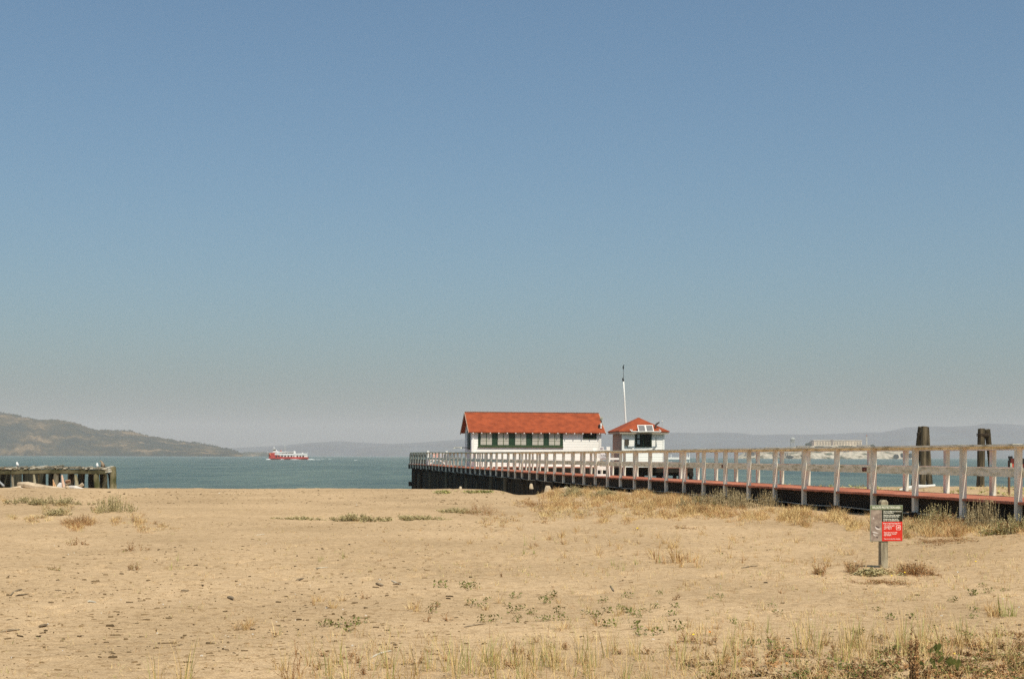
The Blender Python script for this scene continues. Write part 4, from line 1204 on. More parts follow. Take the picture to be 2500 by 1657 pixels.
mb = MB(); mb.tube([fq(686, 1102.4, 3), fq(685.5, 1098.6, 3)], 0.7, 6); mb.build("red_stack", M("ferry_pinkish", (0.45, 0.12, 0.09)), fer)
mb = MB(); mb.tube([fq(749.5, 1107, 4), fq(750.5, 1103, 4)], 0.10, 4); mb.build("stern_staff", FW, fer)
mb = MB(); mb.tube([fq(652.8, 1108, 4), fq(652.8, 1099.5, 4)], 0.08, 4); mb.build("bow_staff", FW, fer)
for k in range(14):
    mb = MB(); x = 657 + k * 4.5
    a = fq(x, 1104.6, 1.3)
    mb.tube([a, a + Vector((0, 0, 0.9))], 0.04, 4)
    if k < 4 or k > 12: mb.build("stanchion", FW, fer)
FOAM = M("foam", (0.70, 0.72, 0.72), 0.9, 0.1, 0.6)
mb = MB()
def foam(px0, px1, py, h, yo):
    n_ = 14
    for i in range(n_):
        t = (i + 0.5) / n_; px = px0 + (px1 - px0) * t; hh = h * math.sin(math.pi * min(1, t * 1.1)) * random.uniform(0.5, 1.1) + 0.05
        a = fq(px, py, yo)
        L_ = (px1 - px0) / n_ / F * FY
        mb.hexa([(a.x - L_ * .7, a.y - 2.2, -0.05), (a.x + L_ * .7, a.y - 2.2, -0.05), (a.x + L_ * .7, a.y + 1.2, -0.05), (a.x - L_ * .7, a.y + 1.2, -0.05), (a.x - L_ * .5, a.y - 1.2, hh), (a.x + L_ * .5, a.y - 1.2, hh), (a.x + L_ * .5, a.y + 0.2, hh), (a.x - L_ * .5, a.y + 0.2, hh)])
foam(649.5, 662, 1121, 0.75, -1.2); foam(708, 736, 1121, 0.32, -1.2); foam(684, 695, 1121, 0.30, -1.2); foam(749, 772, 1121, 0.55, 3); foam(770, 784, 1120, 0.2, 6)
o = mb.build("ferry_wake", FOAM); prop(o, "white foam of the ferry's bow wave and wake", "wake", kind="stuff")
# a few far whitecaps right of the ferry
mb = MB()
for (px, d, w) in ((788, 1500, 5), (806, 1400, 4), (868, 1150, 5)):
    a = P(px, 1113, d); L_ = w / F * d
    mb.hexa([(a.x - L_, d - 1, -0.02), (a.x + L_, d - 1, -0.02), (a.x + L_, d + 1, -0.02), (a.x - L_, d + 1, -0.02), (a.x - L_ * .6, d - .3, .12), (a.x + L_ * .6, d - .3, .12), (a.x + L_ * .6, d + .3, .12), (a.x - L_ * .6, d + .3, .12)])
o = mb.build("whitecaps", FOAM); prop(o, "scattered small whitecaps on the bay", "whitecaps", kind="stuff")

# ================================================================== wildlife sign
SD = 21.0
sb = P(2157, 1397, SD)
sb.z = gz(sb.x, sb.y)
ws = empty("wildlife_sign", sb, "wildlife protection sign with brown photo, black text panel and red panel on a wooden post", "sign")
th = math.radians(8.6)
SA = Vector((math.cos(th), math.sin(th), 0)); SB = Vector((-math.sin(th), math.cos(th), 0))
zt_board = P(2160, 1232.5, SD).z; zb_board = P(2160, 1320.5, SD).z
xl = P(2122, 1276, SD); xr = P(2204, 1276, SD)
BWD = (xr.x - xl.x) / SA.x * 1.005; BH = zt_board - zb_board
O = Vector((xl.x, SD - 0.06, 0))
def sf(u, b, v): return O + SA * (u * BWD) + SB * b + Vector((0, 0, zt_board - v * BH))
PWD = M("sign_post_timber", (0.20, 0.165, 0.11), 0.9, 0.2, 6, col2=(0.42, 0.36, 0.25), stretch=(4, 4, 0.7), bump=0.4, bscale=30)
pc = O + SA * (BWD * 0.455) + SB * 0.062
def pf(a, b, z): return pc + SA * a + SB * b + Vector((0, 0, z))
mb = MB(); w = 0.052
top = zt_board + 0.045
mb.box((-w, -w, sb.z - 0.4), (w, w, top), pf)
# rounded weathered top
n = mb.pts([pf(-w, -w, top), pf(w, -w, top), pf(w, w, top), pf(-w, w, top), pf(-w * .6, -w * .6, top + .032), pf(w * .6, -w * .6, top + .032), pf(w * .6, w * .6, top + .032), pf(-w * .6, w * .6, top + .032)])
for q_ in ((0, 1, 5, 4), (1, 2, 6, 5), (2, 3, 7, 6), (3, 0, 4, 7), (4, 5, 6, 7)): mb.face(*[n + i for i in q_])
mb.build("post", PWD, ws)
mb = MB(); mb.hexa([sf(0, 0, 1), sf(1, 0, 1), sf(1, 0.010, 1), sf(0, 0.010, 1), sf(0, 0, 0), sf(1, 0, 0), sf(1, 0.010, 0), sf(0, 0.010, 0)])
board = mb.build("board", M("board_edge", (0.33, 0.36, 0.26), 0.6, 0.1, 4), ws)
def panel(u0, u1, v0, v1, b, nm, mt, par=board):
    mb = MB(); mb.hexa([sf(u0, b, v1), sf(u1, b, v1), sf(u1, b + 0.002, v1), sf(u0, b + 0.002, v1), sf(u0, b, v0), sf(u1, b, v0), sf(u1, b + 0.002, v0), sf(u0, b + 0.002, v0)]); return mb.build(nm, mt, par)
panel(0.008, 0.992, 0.012, 0.125, -0.003, "header", M("olive_header", (0.16, 0.18, 0.095), 0.6, 0.08, 6))
panel(0.362, 0.992, 0.125, 0.455, -0.003, "text_panel", M("black_panel", (0.012, 0.012, 0.004), 0.6, 0.1, 6))
panel(0.362, 0.992, 0.455, 0.992, -0.003, "red_panel", M("sign_red", (0.62, 0.028, 0.014), 0.55, 0.04, 3))
ph = panel(0.012, 0.355, 0.130, 0.988, -0.003, "photo_panel", M("photo_brown", (0.20, 0.145, 0.115), 0.6, 0.1, 14, col2=(0.36, 0.28, 0.22), detail=6, c3=(0.28, 0.21, 0.165)))
BIRDW = M("photo_pale", (0.58, 0.50, 0.45), 0.6, 0.1, 20)
def blob(pts, nm, mt, b=-0.0045):
    mb = MB(); n_ = len(pts); A = [sf(u, b, v) for u, v in pts]; B = [sf(u, b + 0.001, v) for u, v in pts]
    i0 = mb.pts(A); i1 = mb.pts(B); mb.face(*[i0 + k for k in range(n_)]); mb.face(*[i1 + k for k in range(n_ - 1, -1, -1)])
    for k in range(n_): k2 = (k + 1) % n_; mb.face(i0 + k, i1 + k, i1 + k2, i0 + k2)
    return mb.build(nm, mt, board)
blob([(0.075, 0.385), (0.09, 0.33), (0.11, 0.33), (0.125, 0.385)], "pictured_bird", BIRDW)
blob([(0.14, 0.60), (0.17, 0.585), (0.20, 0.62), (0.26, 0.645), (0.335, 0.635), (0.30, 0.67), (0.22, 0.68), (0.17, 0.655)], "pictured_bird", BIRDW)
blob([(0.16, 0.585), (0.19, 0.56), (0.24, 0.59), (0.30, 0.625), (0.26, 0.636), (0.20, 0.61)], "pictured_bird", M("photo_dark", (0.10, 0.07, 0.06)), -0.0048)
blob([(0.05, 0.735), (0.12, 0.725), (0.20, 0.745), (0.27, 0.79), (0.20, 0.785), (0.10, 0.765)], "pictured_bird", BIRDW)
blob([(0.08, 0.79), (0.12, 0.80), (0.16, 0.835), (0.25, 0.83), (0.16, 0.855), (0.11, 0.84)], "pictured_bird", BIRDW)
blob([(0.17, 0.90), (0.20, 0.87), (0.25, 0.88), (0.24, 0.91)], "pictured_bird", M("photo_dark", (0.10, 0.07, 0.06)))
TXT = M("sign_cream", (0.72, 0.70, 0.58), 0.6, 0.03, 3); TXR = M("sign_pink_white", (0.86, 0.62, 0.56), 0.6, 0.03, 3)
rot = Matrix.Rotation(th, 4, 'Z') @ Matrix.Rotation(math.pi / 2, 4, 'X')
def text(body, u, v, size, mt, width=None, bold=0.0):
    cu = bpy.data.curves.new("lettering", 'FONT'); cu.body = body; cu.size = size; cu.align_x = 'LEFT'
    cu.extrude = 0.0006; cu.offset = bold
    o = bpy.data.objects.new("lettering", cu); COL.objects.link(o)
    cu.materials.append(mt)
    bpy.context.view_layer.update()
    if width:
        k = width * BWD / max(o.dimensions.x, 1e-4); 
    else: k = 1.0
    me = bpy.data.meshes.new_from_object(o.evaluated_get(bpy.context.evaluated_depsgraph_get()))
    bpy.data.objects.remove(o); o = bpy.data.objects.new("lettering", me); COL.objects.link(o)
    o.parent = board
    o.matrix_local = Matrix.Translation(sf(u, -0.0048, v) - origin_of(board)) @ rot @ Matrix.Diagonal((k, 1, 1, 1))
    return o
text("WILDLIFE PROTECTION AREA", 0.05, 0.093, 0.047, TXT, 0.88, 0.0012)
text("This area is habitat for the threatened", 0.40, 0.185, 0.025, TXT, 0.56, 0.0009)
text("Western Snowy Plover.", 0.40, 0.228, 0.025, TXT, 0.32, 0.0009)
text("Disturbance from people and dogs", 0.40, 0.288, 0.025, TXT, 0.52, 0.0009)
text("can impact this small shorebird.", 0.40, 0.330, 0.025, TXT, 0.49, 0.0009)
text("All visitors please stay near the", 0.40, 0.396, 0.025, TXT, 0.46, 0.0009)
text("shoreline to avoid disturbing birds.", 0.40, 0.438, 0.025, TXT, 0.49, 0.0009)
text("Please Leash Your Dogs Here", 0.40, 0.522, 0.029, TXR, 0.54, 0.0010)
text("This restriction applies", 0.42, 0.580, 0.023, TXR, 0.34, 0.0007)
text("seasonally from", 0.42, 0.622, 0.023, TXR, 0.24, 0.0007)
text("July 1 - May 15", 0.42, 0.662, 0.023, TXR, 0.24, 0.0007)
text("No person or pet may", 0.42, 0.765, 0.024, TXR, 0.41, 0.0007)
text("disturb or harass", 0.42, 0.806, 0.024, TXR, 0.38, 0.0007)
text("any wildlife.", 0.42, 0.846, 0.024, TXR, 0.24, 0.0007)
text("This area is closed to camping", 0.42, 0.945, 0.022, TXR, 0.50, 0.0006)
# leashed dog pictogram in a rounded square
def rr(cx, cy, r, k): return [(cx + r * sx_ * (1 - k * (j == 0)), cy + r * sy_ * (1 - k * (j == 1)) * BWD / BH) for sx_, sy_, j in ((-1, -1, 1), (-1, -1, 0), (1, -1, 0), (1, -1, 1), (1, 1, 1), (1, 1, 0), (-1, 1, 0), (-1, 1, 1))]
blob(rr(0.865, 0.620, 0.070, 0.22), "pictogram_frame", TXR, -0.0045)
blob(rr(0.865, 0.620, 0.056, 0.22), "pictogram_field", M("sign_red", (0.62, 0.028, 0.014)), -0.0058)
blob([(0.826, 0.610), (0.842, 0.612), (0.875, 0.605), (0.888, 0.586), (0.905, 0.598), (0.893, 0.612), (0.893, 0.655), (0.882, 0.655), (0.880, 0.632), (0.850, 0.634), (0.848, 0.655), (0.836, 0.655), (0.836, 0.625)], "pictogram_dog", TXR, -0.0071)
blob([(0.883, 0.592), (0.862, 0.575), (0.859, 0.579), (0.880, 0.598)], "pictogram_leash", TXR, -0.0083)

# ================================================================== vegetation
STRAW = M("straw", (0.40, 0.255, 0.10), 0.9, 0.2, 3, col2=(0.78, 0.58, 0.28), lo=0.3, hi=0.7)
RUST = M("rusty_dry_stem", (0.30, 0.15, 0.055), 0.95, 0.2, 9, col2=(0.55, 0.32, 0.15), lo=0.3, hi=0.7)
GREENG = M("green_blade", (0.18, 0.20, 0.05), 0.85, 0.2, 9, col2=(0.48, 0.44, 0.15), lo=0.3, hi=0.7)
LEAF = M("green_leaf", (0.065, 0.080, 0.014), 0.8, 0.2, 14, col2=(0.20, 0.20, 0.05), lo=0.3, hi=0.7)
SAGE = M("sage_stem", (0.19, 0.14, 0.07), 0.95, 0.2, 10, col2=(0.52, 0.42, 0.24), lo=0.3, hi=0.7)
SAGEG = M("sage_green", (0.25, 0.205, 0.085), 0.95, 0.2, 10, col2=(0.56, 0.47, 0.25), lo=0.3, hi=0.7)
BRLEAF = M("brown_leaf", (0.13, 0.075, 0.032), 0.9, 0.2, 10, col2=(0.38, 0.23, 0.11), lo=0.3, hi=0.7)
YELF = M("yellow_petal", (0.80, 0.58, 0.04), 0.7, 0.05, 5)
ORF = M("orange_petal", (0.80, 0.30, 0.06), 0.7, 0.05, 5)
VMATS = [STRAW, RUST, GREENG, LEAF, SAGE, SAGEG, BRLEAF, YELF]


def blade(mb, p, az, h, bend, w, segs=3):
    """thin arching blade as a strip"""
    d = Vector((math.cos(az), math.sin(az), 0)); s = Vector((-d.y, d.x, 0))
    # face roughly sideways and partly to the viewer
    s = (s + Vector((0.6, 0, 0)) * (1 if s.x > 0 else -1)).normalized()
    prev = None
    for i in range(segs + 1):
        t = i / segs
        q = p + d * (bend * t * t) + Vector((0, 0, h * (t - 0.25 * t * t * min(1, abs(bend) / max(h, .01)))))
        ww = w * (1 - t) ** 0.7 + 0.0006
        n = mb.pts([q - s * ww / 2, q + s * ww / 2])
        if prev is not None: mb.face(prev, prev + 1, n + 1, n)
        prev = n


def leafq(mb, p, size, flat=0.5):
    a = Vector(rng.normal(size=3)); a.z *= flat; a.normalize()
    b = a.cross(Vector((rng.normal(), rng.normal(), 1.5))).normalized()
    a *= size; b *= size * 0.55
    n = mb.pts([p - a, p - a * .1 - b, p + a, p - a * .1 + b]); mb.face(n, n + 1, n + 2, n + 3)


def stem(mb, pts, w):
    prev = None
    for i, q in enumerate(pts):
        ww = w * (1 - 0.6 * i / (len(pts) - 1))
        n = mb.pts([q + Vector((-ww, 0, 0)), q + Vector((ww * .5, ww * .8, 0)), q + Vector((ww * .5, -ww * .8, ww * .5))])
        if prev is not None:
            for k in range(3): mb.face(prev + k, prev + (k + 1) % 3, n + (k + 1) % 3, n + k)
        prev = n


def tuft(mb, c, h, r, n, wd=0.005, mi=0, mi2=None, spread=0.7, up=1.0):
    for _ in range(n):
        mb.cur = mi if (mi2 is None or random.random() < 0.75) else mi2
        az = random.uniform(0, 2 * math.pi); rr_ = r * random.random() ** 0.6
        p = c + Vector((math.cos(az) * rr_, math.sin(az) * rr_, -0.012))
        hh = h * random.uniform(0.35, 1.0) * up
        blade(mb, p, az + random.uniform(-.7, .7), hh, h * spread * random.uniform(0.1, 1.0), wd * random.uniform(.6, 1.3))


def twiggy(mb, c, h, r, n, mi=1, leaves=6, mleaf=6, wd=0.004, lsize=0.012, lay=0.6):
    """branching dry plant: stems leaning out with small leaves or seed heads"""
    for _ in range(n):
        az = random.uniform(0, 2 * math.pi); L = random.uniform(0.5, 1.0)
        d = Vector((math.cos(az), math.sin(az), 0))
        out = r * L * random.uniform(0.3, 1.0); up = h * random.uniform(lay * 0.3, 1.0)
        pts = []
        for i in range(5):
            t = i / 4
            pts.append(c + d * out * t + Vector((random.uniform(-.1, .1) * r * t, random.uniform(-.1, .1) * r * t, up * (t ** 0.8) - 0.01)))
        mb.cur = mi; stem(mb, pts, wd)
        for _ in range(2):
            k = random.randint(1, 3); q = pts[k]; e = q + Vector((random.uniform(-1, 1) * r * .35, random.uniform(-1, 1) * r * .35, random.uniform(.1, .5) * h))
            stem(mb, [q, (q + e) / 2 + Vector((0, 0, .01)), e], wd * .7)
            mb.cur = mleaf
            for _ in range(leaves // 2): leafq(mb, q + (e - q) * random.random() + Vector(rng.normal(size=3)) * lsize, lsize * random.uniform(.6, 1.4))
            mb.cur = mi
        mb.cur = mleaf
        for _ in range(leaves): 
            k = random.randint(1, 3); leafq(mb, pts[k] + (pts[k + 1] - pts[k]) * random.random() + Vector(rng.normal(size=3)) * lsize * .8, lsize * random.uniform(.6, 1.4))


def spikes(mb, c, h, r, n, mi=4, wd=0.007, lsize=0.012, dens=14, mleaf=None):
    """upright leafy flower spikes (sagebrush-like)"""
    for _ in range(n):
        az = random.uniform(0, 2 * math.pi); rr_ = r * random.random() ** .5
        b = c + Vector((math.cos(az) * rr_ * .6, math.sin(az) * rr_ * .6, -0.01))
        hh = h * random.uniform(.45, 1.0); lean = rr_ * random.uniform(.2, .7)
        pts = [b + Vector((math.cos(az) * lean * t + random.uniform(-.01, .01), math.sin(az) * lean * t, hh * t)) for t in (0, .3, .6, 1.0)]
        mb.cur = mi; stem(mb, pts, wd * .6)
        mb.cur = mi if mleaf is None else mleaf
        for k in range(dens):
            t = random.uniform(0.15, 1.0) * 3; i = min(2, int(t)); q = pts[i] + (pts[i + 1] - pts[i]) * (t - i)
            leafq(mb, q + Vector(rng.normal(size=3)) * lsize * .5, lsize * random.uniform(.6, 1.3), 1.6)


def leafy(mb, c, h, r, n, mi=3, lsize=0.022):
    mb.cur = 6
    for _ in range(max(2, n // 4)):
        az = random.uniform(0, 2 * math.pi); e = c + Vector((math.cos(az) * r, math.sin(az) * r, h * random.uniform(.2, .8)))
        stem(mb, [c, (c + e) / 2 + Vector((0, 0, h * .1)), e], 0.002)
    mb.cur = mi
    for _ in range(n):
        az = random.uniform(0, 2 * math.pi); rr_ = r * random.random() ** .6
        leafq(mb, c + Vector((math.cos(az) * rr_, math.sin(az) * rr_, h * random.uniform(.1, 1))), lsize * random.uniform(.6, 1.3), .8)


def fin(mb, name, label=None, cat=None, group=None, kind=None, loc=None):
    used = sorted(set(mb.mi)); mp = {m: i for i, m in enumerate(used)}
    mb.mi = [mp[m] for m in mb.mi]
    o = mb.build(name, [VMATS[m] for m in used], loc=loc, fix=False)
    if len(used) == 1: pass
    return prop(o, label, cat, group, kind)


def at(px, py):
    q = hit(px, py)
    if q is None: return None
    q.z = gz(q.x, q.y); return q


def scatter(n, cx, cy, rx, ry, gauss=False):
    k = 0; tries = 0
    while k < n and tries < n * 6:
        tries += 1
        if gauss: px = random.gauss(cx, rx * .5); py = random.gauss(cy, ry * .5)
        else:
            a = random.uniform(0, 2 * math.pi); r_ = math.sqrt(random.random()); px = cx + rx * r_ * math.cos(a); py = cy + ry * r_ * math.sin(a)
        q = at(px, py)
        if q is None or q.y > 62: continue
        k += 1; yield q


# ---- dense dry grass along the foot of the pier: nobody could count it
mb = MB()
for (cx, cy, rx, ry, n, h, mi, mi2, nb) in [
    (1540, 1228, 210, 24, 300, .20, 0, 1, 22), (1420, 1208, 90, 18, 110, .22, 0, 1, 24), (1350, 1222, 110, 20, 90, .15, 0, 1, 18), (1560, 1210, 120, 10, 70, .24, 0, 1, 20), (1480, 1235, 180, 30, 160, .13, 0, 5, 18), (1640, 1240, 120, 26, 130, .20, 0, 1, 20), (1720, 1255, 160, 14, 90, .15, 0, 0, 18), (1640, 1222, 90, 26, 120, .22, 0, 1, 24), (1430, 1203, 40, 10, 34, .30, 0, 0, 24),
    (1700, 1245, 120, 16, 90, .16, 1, 0, 20), (1800, 1255, 130, 16, 90, .15, 0, 1, 20), (1900, 1262, 110, 16, 80, .17, 0, 1, 20), (1985, 1264, 70, 12, 60, .24, 0, 0, 26),
    (1340, 1230, 80, 14, 50, .14, 1, 0, 16), (1450, 1250, 120, 18, 60, .12, 0, 1, 16), (1580, 1262, 110, 14, 50, .13, 0, 1, 16), (1990, 1275, 120, 14, 36, .16, 0, 1, 18), (1900, 1250, 90, 14, 70, .2, 0, 0, 20), (2080, 1280, 60, 16, 50, .2, 0, 0, 20), (2240, 1296, 120, 14, 120, .22, 0, 1, 20), (2350, 1290, 150, 20, 120, .24, 0, 5, 20), (90, 1262, 100, 22, 50, .12, 0, 5, 14), (215, 1280, 60, 12, 60, .16, 1, 0, 18), (300, 1276, 80, 10, 55, .13, 0, 1, 14), (200, 1240, 90, 16, 50, .12, 5, 0, 14), (370, 1290, 60, 6, 26, .09, 0, 1, 12), (60, 1222, 70, 8, 24, .1, 0, 1, 12), (1260, 1270, 100, 14, 50, .08, 0, 1, 12), (1050, 1278, 240, 8, 40, .07, 0, 5, 10), (420, 1292, 60, 6, 14, .08, 0, 1, 12),
    (2110, 1262, 60, 14, 40, .18, 0, 1, 20), (2280, 1285, 130, 18, 110, .20, 0, 1, 22), (2400, 1296, 110, 16, 90, .20, 1, 0, 22), (1600, 1205, 60, 10, 40, .25, 0, 1, 22)]:
    cl = [(random.uniform(-1, 1) * rx, random.uniform(-1, 1) * ry, random.uniform(.10, .32)) for _ in range(max(3, int(n / 11)))]
    for j in range(int(n * 1.7)):
        ox, oy, cr = random.choice(cl)
        q = at(cx + ox + random.gauss(0, cr * rx * .45), cy + oy * .8 + random.gauss(0, 4.5))
        if q is None or q.y > 62: continue
        m1 = mi
        if random.random() < .28: m1 = random.choice([1, 4, 0, 5])
        tuft(mb, q, h * random.uniform(.45, 1.35), .09 * random.uniform(.6, 1.6), int(nb * random.uniform(.5, 1.2)), .0065, m1, mi2, .9)
        if random.random() < .10: twiggy(mb, q, h * 1.1, .25, 3, 1, 4, 6, .004, .012)
fin(mb, "dry_grass", "dense tangle of dry straw coloured grass along the foot of the pier", "grass", kind="stuff")
# grass and low growth on the crest beyond the pier
mb = MB()
for _ in range(420):
    D = random.uniform(50, 68); x = pier_x(D, 2.3) + random.random() ** 1.3 * 22
    c = Vector((x, D, gz(x, D)))
    if random.random() < .55: tuft(mb, c, .22 * random.uniform(.5, 1.4), .16, 12, .011, random.choice([0, 2, 5]), None, .9)
    else: leafy(mb, c, .12, .16, 12, random.choice([5, 2]), .05)
fin(mb, "crest_growth", "low green and straw growth on the sandy crest behind the pier", "grass", kind="stuff")

# ---- thin single blades and wisps over the right and lower sand
mb = MB()
def wisps(n, x0, x1, y0, y1, h, w, left_fade=0):
    for _ in range(n):
        px = random.uniform(x0, x1); py = random.uniform(y0, y1)
        if left_fade and random.random() > ((px - x0) / (x1 - x0)) ** left_fade: continue
        if vnoise(px / 45.0, py / 16.0, 5) < random.uniform(-.35, .25): continue
        q = at(px, py)
        if q is None: continue
        for _ in range(random.randint(2, 7)):
            mb.cur = random.choice([0, 0, 0, 1, 2]); p = q + Vector((random.gauss(0, .03), random.gauss(0, .04), -.008))
            blade(mb, p, random.uniform(0, 6.28), h * random.uniform(.3, 1.2), h * random.uniform(.1, 1.1), w * random.uniform(.6, 1.3))
wisps(2300, 1150, 2560, 1285, 1440, .09, .0045, .5)
wisps(1000, 1150, 2560, 1440, 1540, .08, .0035, .4)
wisps(1500, 600, 2560, 1545, 1720, .17, .0035, .5)
wisps(900, 300, 1300, 1240, 1420, .06, .005, .5)
wisps(400, -40, 900, 1400, 1660, .06, .003)
fin(mb, "sparse_grass", "thin scattered straw blades across the open sand", "grass", kind="stuff")

# ---- bushes
def bush(px, py, w_px, h_px, kind, label, name="shrub", cat="shrub", n=60, mi=4):
    q = at(px, py)
    D = q.y; w = w_px / F * D; h = h_px / F * D
    mb = MB(); mb_n = int(n)
    for _ in range(mb_n):
        o_ = Vector((random.gauss(0, w * .27), random.gauss(0, min(w, 1.2) * .22), 0)); c = q + o_; c.z = gz(c.x, c.y)
        k = max(.35, 1 - (abs(o_.x) / (w * .62)) ** 2)
        if kind == 'sage': spikes(mb, c, h * k, .14, 3, mi, .008, .016, 16)
        elif kind == 'twig': twiggy(mb, c, h * k * random.uniform(.6, 1.25), min(.4, w * .42), 3, 1, 4, random.choice([6, 6, 5]), .004, .011)
        elif kind == 'mix':
            if random.random() < .5: spikes(mb, c, h * k, .14, 3, mi, .008, .015, 14)
            else: twiggy(mb, c, h * k * .6, .25, 3, 1, 8, random.choice([6, 3, 5]), .004, .016)
        elif kind == 'weed': twiggy(mb, c, h * k, .16, 4, 1, 4, 6, .0028, .006, 1.0); tuft(mb, c, h * .6, .06, 10, .004, 0, 1, .7)
        elif kind == 'grey': twiggy(mb, c, h * k, .2, 4, 4, 12, 5, .004, .016)
    root = fin(mb, name, label, cat, loc=tuple(q))
    return root
bush(1700, 1236, 110, 42, 'mix', "grey brown spiky shrub against the pier, left of its larger neighbour", n=50)
bush(1775, 1238, 150, 50, 'sage', "broad grey spiky shrub with upright stems in front of the middle of the pier", n=110)
bush(1870, 1236, 80, 45, 'sage', "spiky shrub with sparse upright stems right of the broad grey shrub", n=34)
bush(1398, 1212, 70, 26, 'grey', "low grey green shrub at the foot of the pier below the long building", n=40)
bush(1475, 1212, 70, 20, 'grey', "low grey shrub at the foot of the pier right of the first", n=36)
bush(2290, 1284, 120, 62, 'mix', "tall straggling shrub just right of the wildlife sign by the pier", n=64, mi=5)
bush(2400, 1292, 120, 80, 'sage', "tall shrub with long seed spikes below the pier near the right edge", n=46, mi=4)
bush(2470, 1300, 110, 50, 'mix', "green brown shrub with yellow flowers at the right edge by the pier", n=70, mi=5)
bush(278, 1250, 90, 46, 'sage', "grey green shrub with orange stems on the sand hummock at left", n=44, mi=5)
bush(196, 1278, 80, 22, 'twig', "brown twiggy shrub below the hummock at left", n=34)
bush(130, 1232, 130, 20, 'grey', "thin grey green growth in front of the ruined pier", n=40)
bush(60, 1228, 110, 16, 'grey', "pale low growth at the left edge below the ruined pier", n=26)
bush(140, 1258, 60, 20, 'grey', "small grey plant on the slope left of the hummock", n=16)
bush(870, 1272, 130, 18, 'grey', "low grey brown mat plant in the middle of the beach, left one", n=44)
bush(1010, 1268, 170, 12, 'grey', "long low mat plant in the middle of the beach between two taller ones", n=40)
bush(1180, 1256, 90, 34, 'twig', "thin twiggy shrub on the open sand in front of the long building", n=22)
bush(1120, 1252, 100, 12, 'grey', "low mat plant left of the thin twiggy shrub", n=24)
bush(1310, 1236, 70, 22, 'twig', "reddish dry shrub at the left end of the pier grass", n=24)
bush(730, 1268, 90, 8, 'grey', "flat green brown mat plant left of the middle of the beach", n=20)
bush(2235, 1402, 90, 34, 'twig', "brown twiggy sprawling shrub with yellow flowers right of the wildlife sign's post", n=60)
bush(2130, 1404, 60, 16, 'grey', "small green plant around the foot of the wildlife sign's post", n=26)
bush(2080, 1398, 70, 34, 'twig', "straggly twiggy plant just left of the wildlife sign's post", n=16)
bush(2000, 1402, 60, 26, 'twig', "small brown twiggy plant far left of the wildlife sign's post", n=14)
bush(2160, 1424, 140, 10, 'twig', "flat brown twigs on the sand in front of the wildlife sign", n=34)
bush(2320, 1322, 190, 12, 'twig', "long mat of reddish dry stems on the sand right of the wildlife sign", n=46)
bush(1700, 1290, 120, 10, 'twig', "flat curling dry twigs on the sand below the pier grass", n=10)
bush(185, 1330, 50, 24, 'twig', "small reddish dry plant on the sand at left", n=8)
bush(330, 1345, 50, 26, 'twig', "small curly dry twig plant on the open sand at left", n=7)
bush(135, 1392, 34, 14, 'twig', "tiny brown plant near the left edge", n=5)
bush(330, 1392, 36, 22, 'twig', "dark small plant below the curly dry twig plant", n=5)
bush(725, 1662, 70, 90, 'weed', "dry brown branching weed at the bottom left of the foreground grass", n=3)
# orange stems on the left hummock shrub
mb = MB()
for _ in range(16):
    q = at(random.uniform(250, 318), random.uniform(1224, 1234)); mb.cur = 1
    blade(mb, q, random.uniform(-.5, .5), .26, .16, .010)
fin(mb, "orange_stalks", "fan of thin orange stalks on top of the left hummock", "grass", kind="stuff")

# ---- foreground tangle of ice plant and dead stems at bottom right
mb = MB()
def dens(px, py):
    # denser toward the bottom right corner
    return max(0, (px - 1560) / 900) * max(0, (py - 1560) / 95) * 1.25 + max(0, (px - 2050) / 450) * max(0, (py - 1530) / 120)
k = 0
while k < 720:
    px = random.uniform(1560, 2560); py = random.uniform(1530, 1740)
    if random.random() > min(1, dens(px, py)): continue
    q = at(px, py)
    if q is None: continue
    k += 1
    r_ = random.random()
    if r_ < .55: twiggy(mb, q, random.uniform(.04, .11), random.uniform(.10, .24), 4, random.choice([1, 1, 6]), 12, random.choice([6, 6, 3, 1]), .0032, .011, .2)
    elif r_ < .8: leafy(mb, q, .06, .10, 16, random.choice([3, 5, 6]), .013)
    else: tuft(mb, q, .12, .05, 8, .004, 0, 1, 1.0)
fin(mb, "ground_cover", "tangled brown and green creeping stems covering the bottom right corner", "ground cover", kind="stuff")
# reddish seed stalk, big green leaves
q = at(2228, 1700)
mb = MB(); spikes(mb, Vector((0, 0, 0)), .52, .02, 7, 1, .006, .012, 60, 6); spikes(mb, Vector((0.03, 0, 0)), .42, .03, 5, 1, .006, .010, 40, 1)
o = fin(mb, "dock_stalk", "tall rust brown seed stalk in the foreground at right", "plant"); o.location = q
for i, (px, py, lab) in enumerate([(2262, 1650, "cluster of large dark green leaves beside the rust brown stalk"), (2318, 1655, "pair of large round green leaves at the bottom right"), (2280, 1612, "dark green leaves above the large round pair")]):
    q = at(px, py)
    mb = MB()
    for _ in range(7):
        mb.cur = 3; az = random.uniform(0, 6.28); e = Vector((math.cos(az) * .07, math.sin(az) * .05, random.uniform(.04, .13)))
        a = Vector((random.uniform(-.5, .5), -.2, 1)).normalized() * random.uniform(.030, .045); b = Vector((1, random.uniform(-.4, .4), 0)).normalized() * random.uniform(.014, .022)
        n = mb.pts([e - a, e - a * .5 - b * .8, e + a * .3 - b, e + a, e + a * .4 + b, e - a * .5 + b * .8]); mb.face(*[n + k for k in range(6)])
        mb.cur = 6; stem(mb, [Vector((0, 0, 0)), e * .5, e - a * .8], .002)
    o = fin(mb, "leafy_plant", lab, "plant"); o.location = q

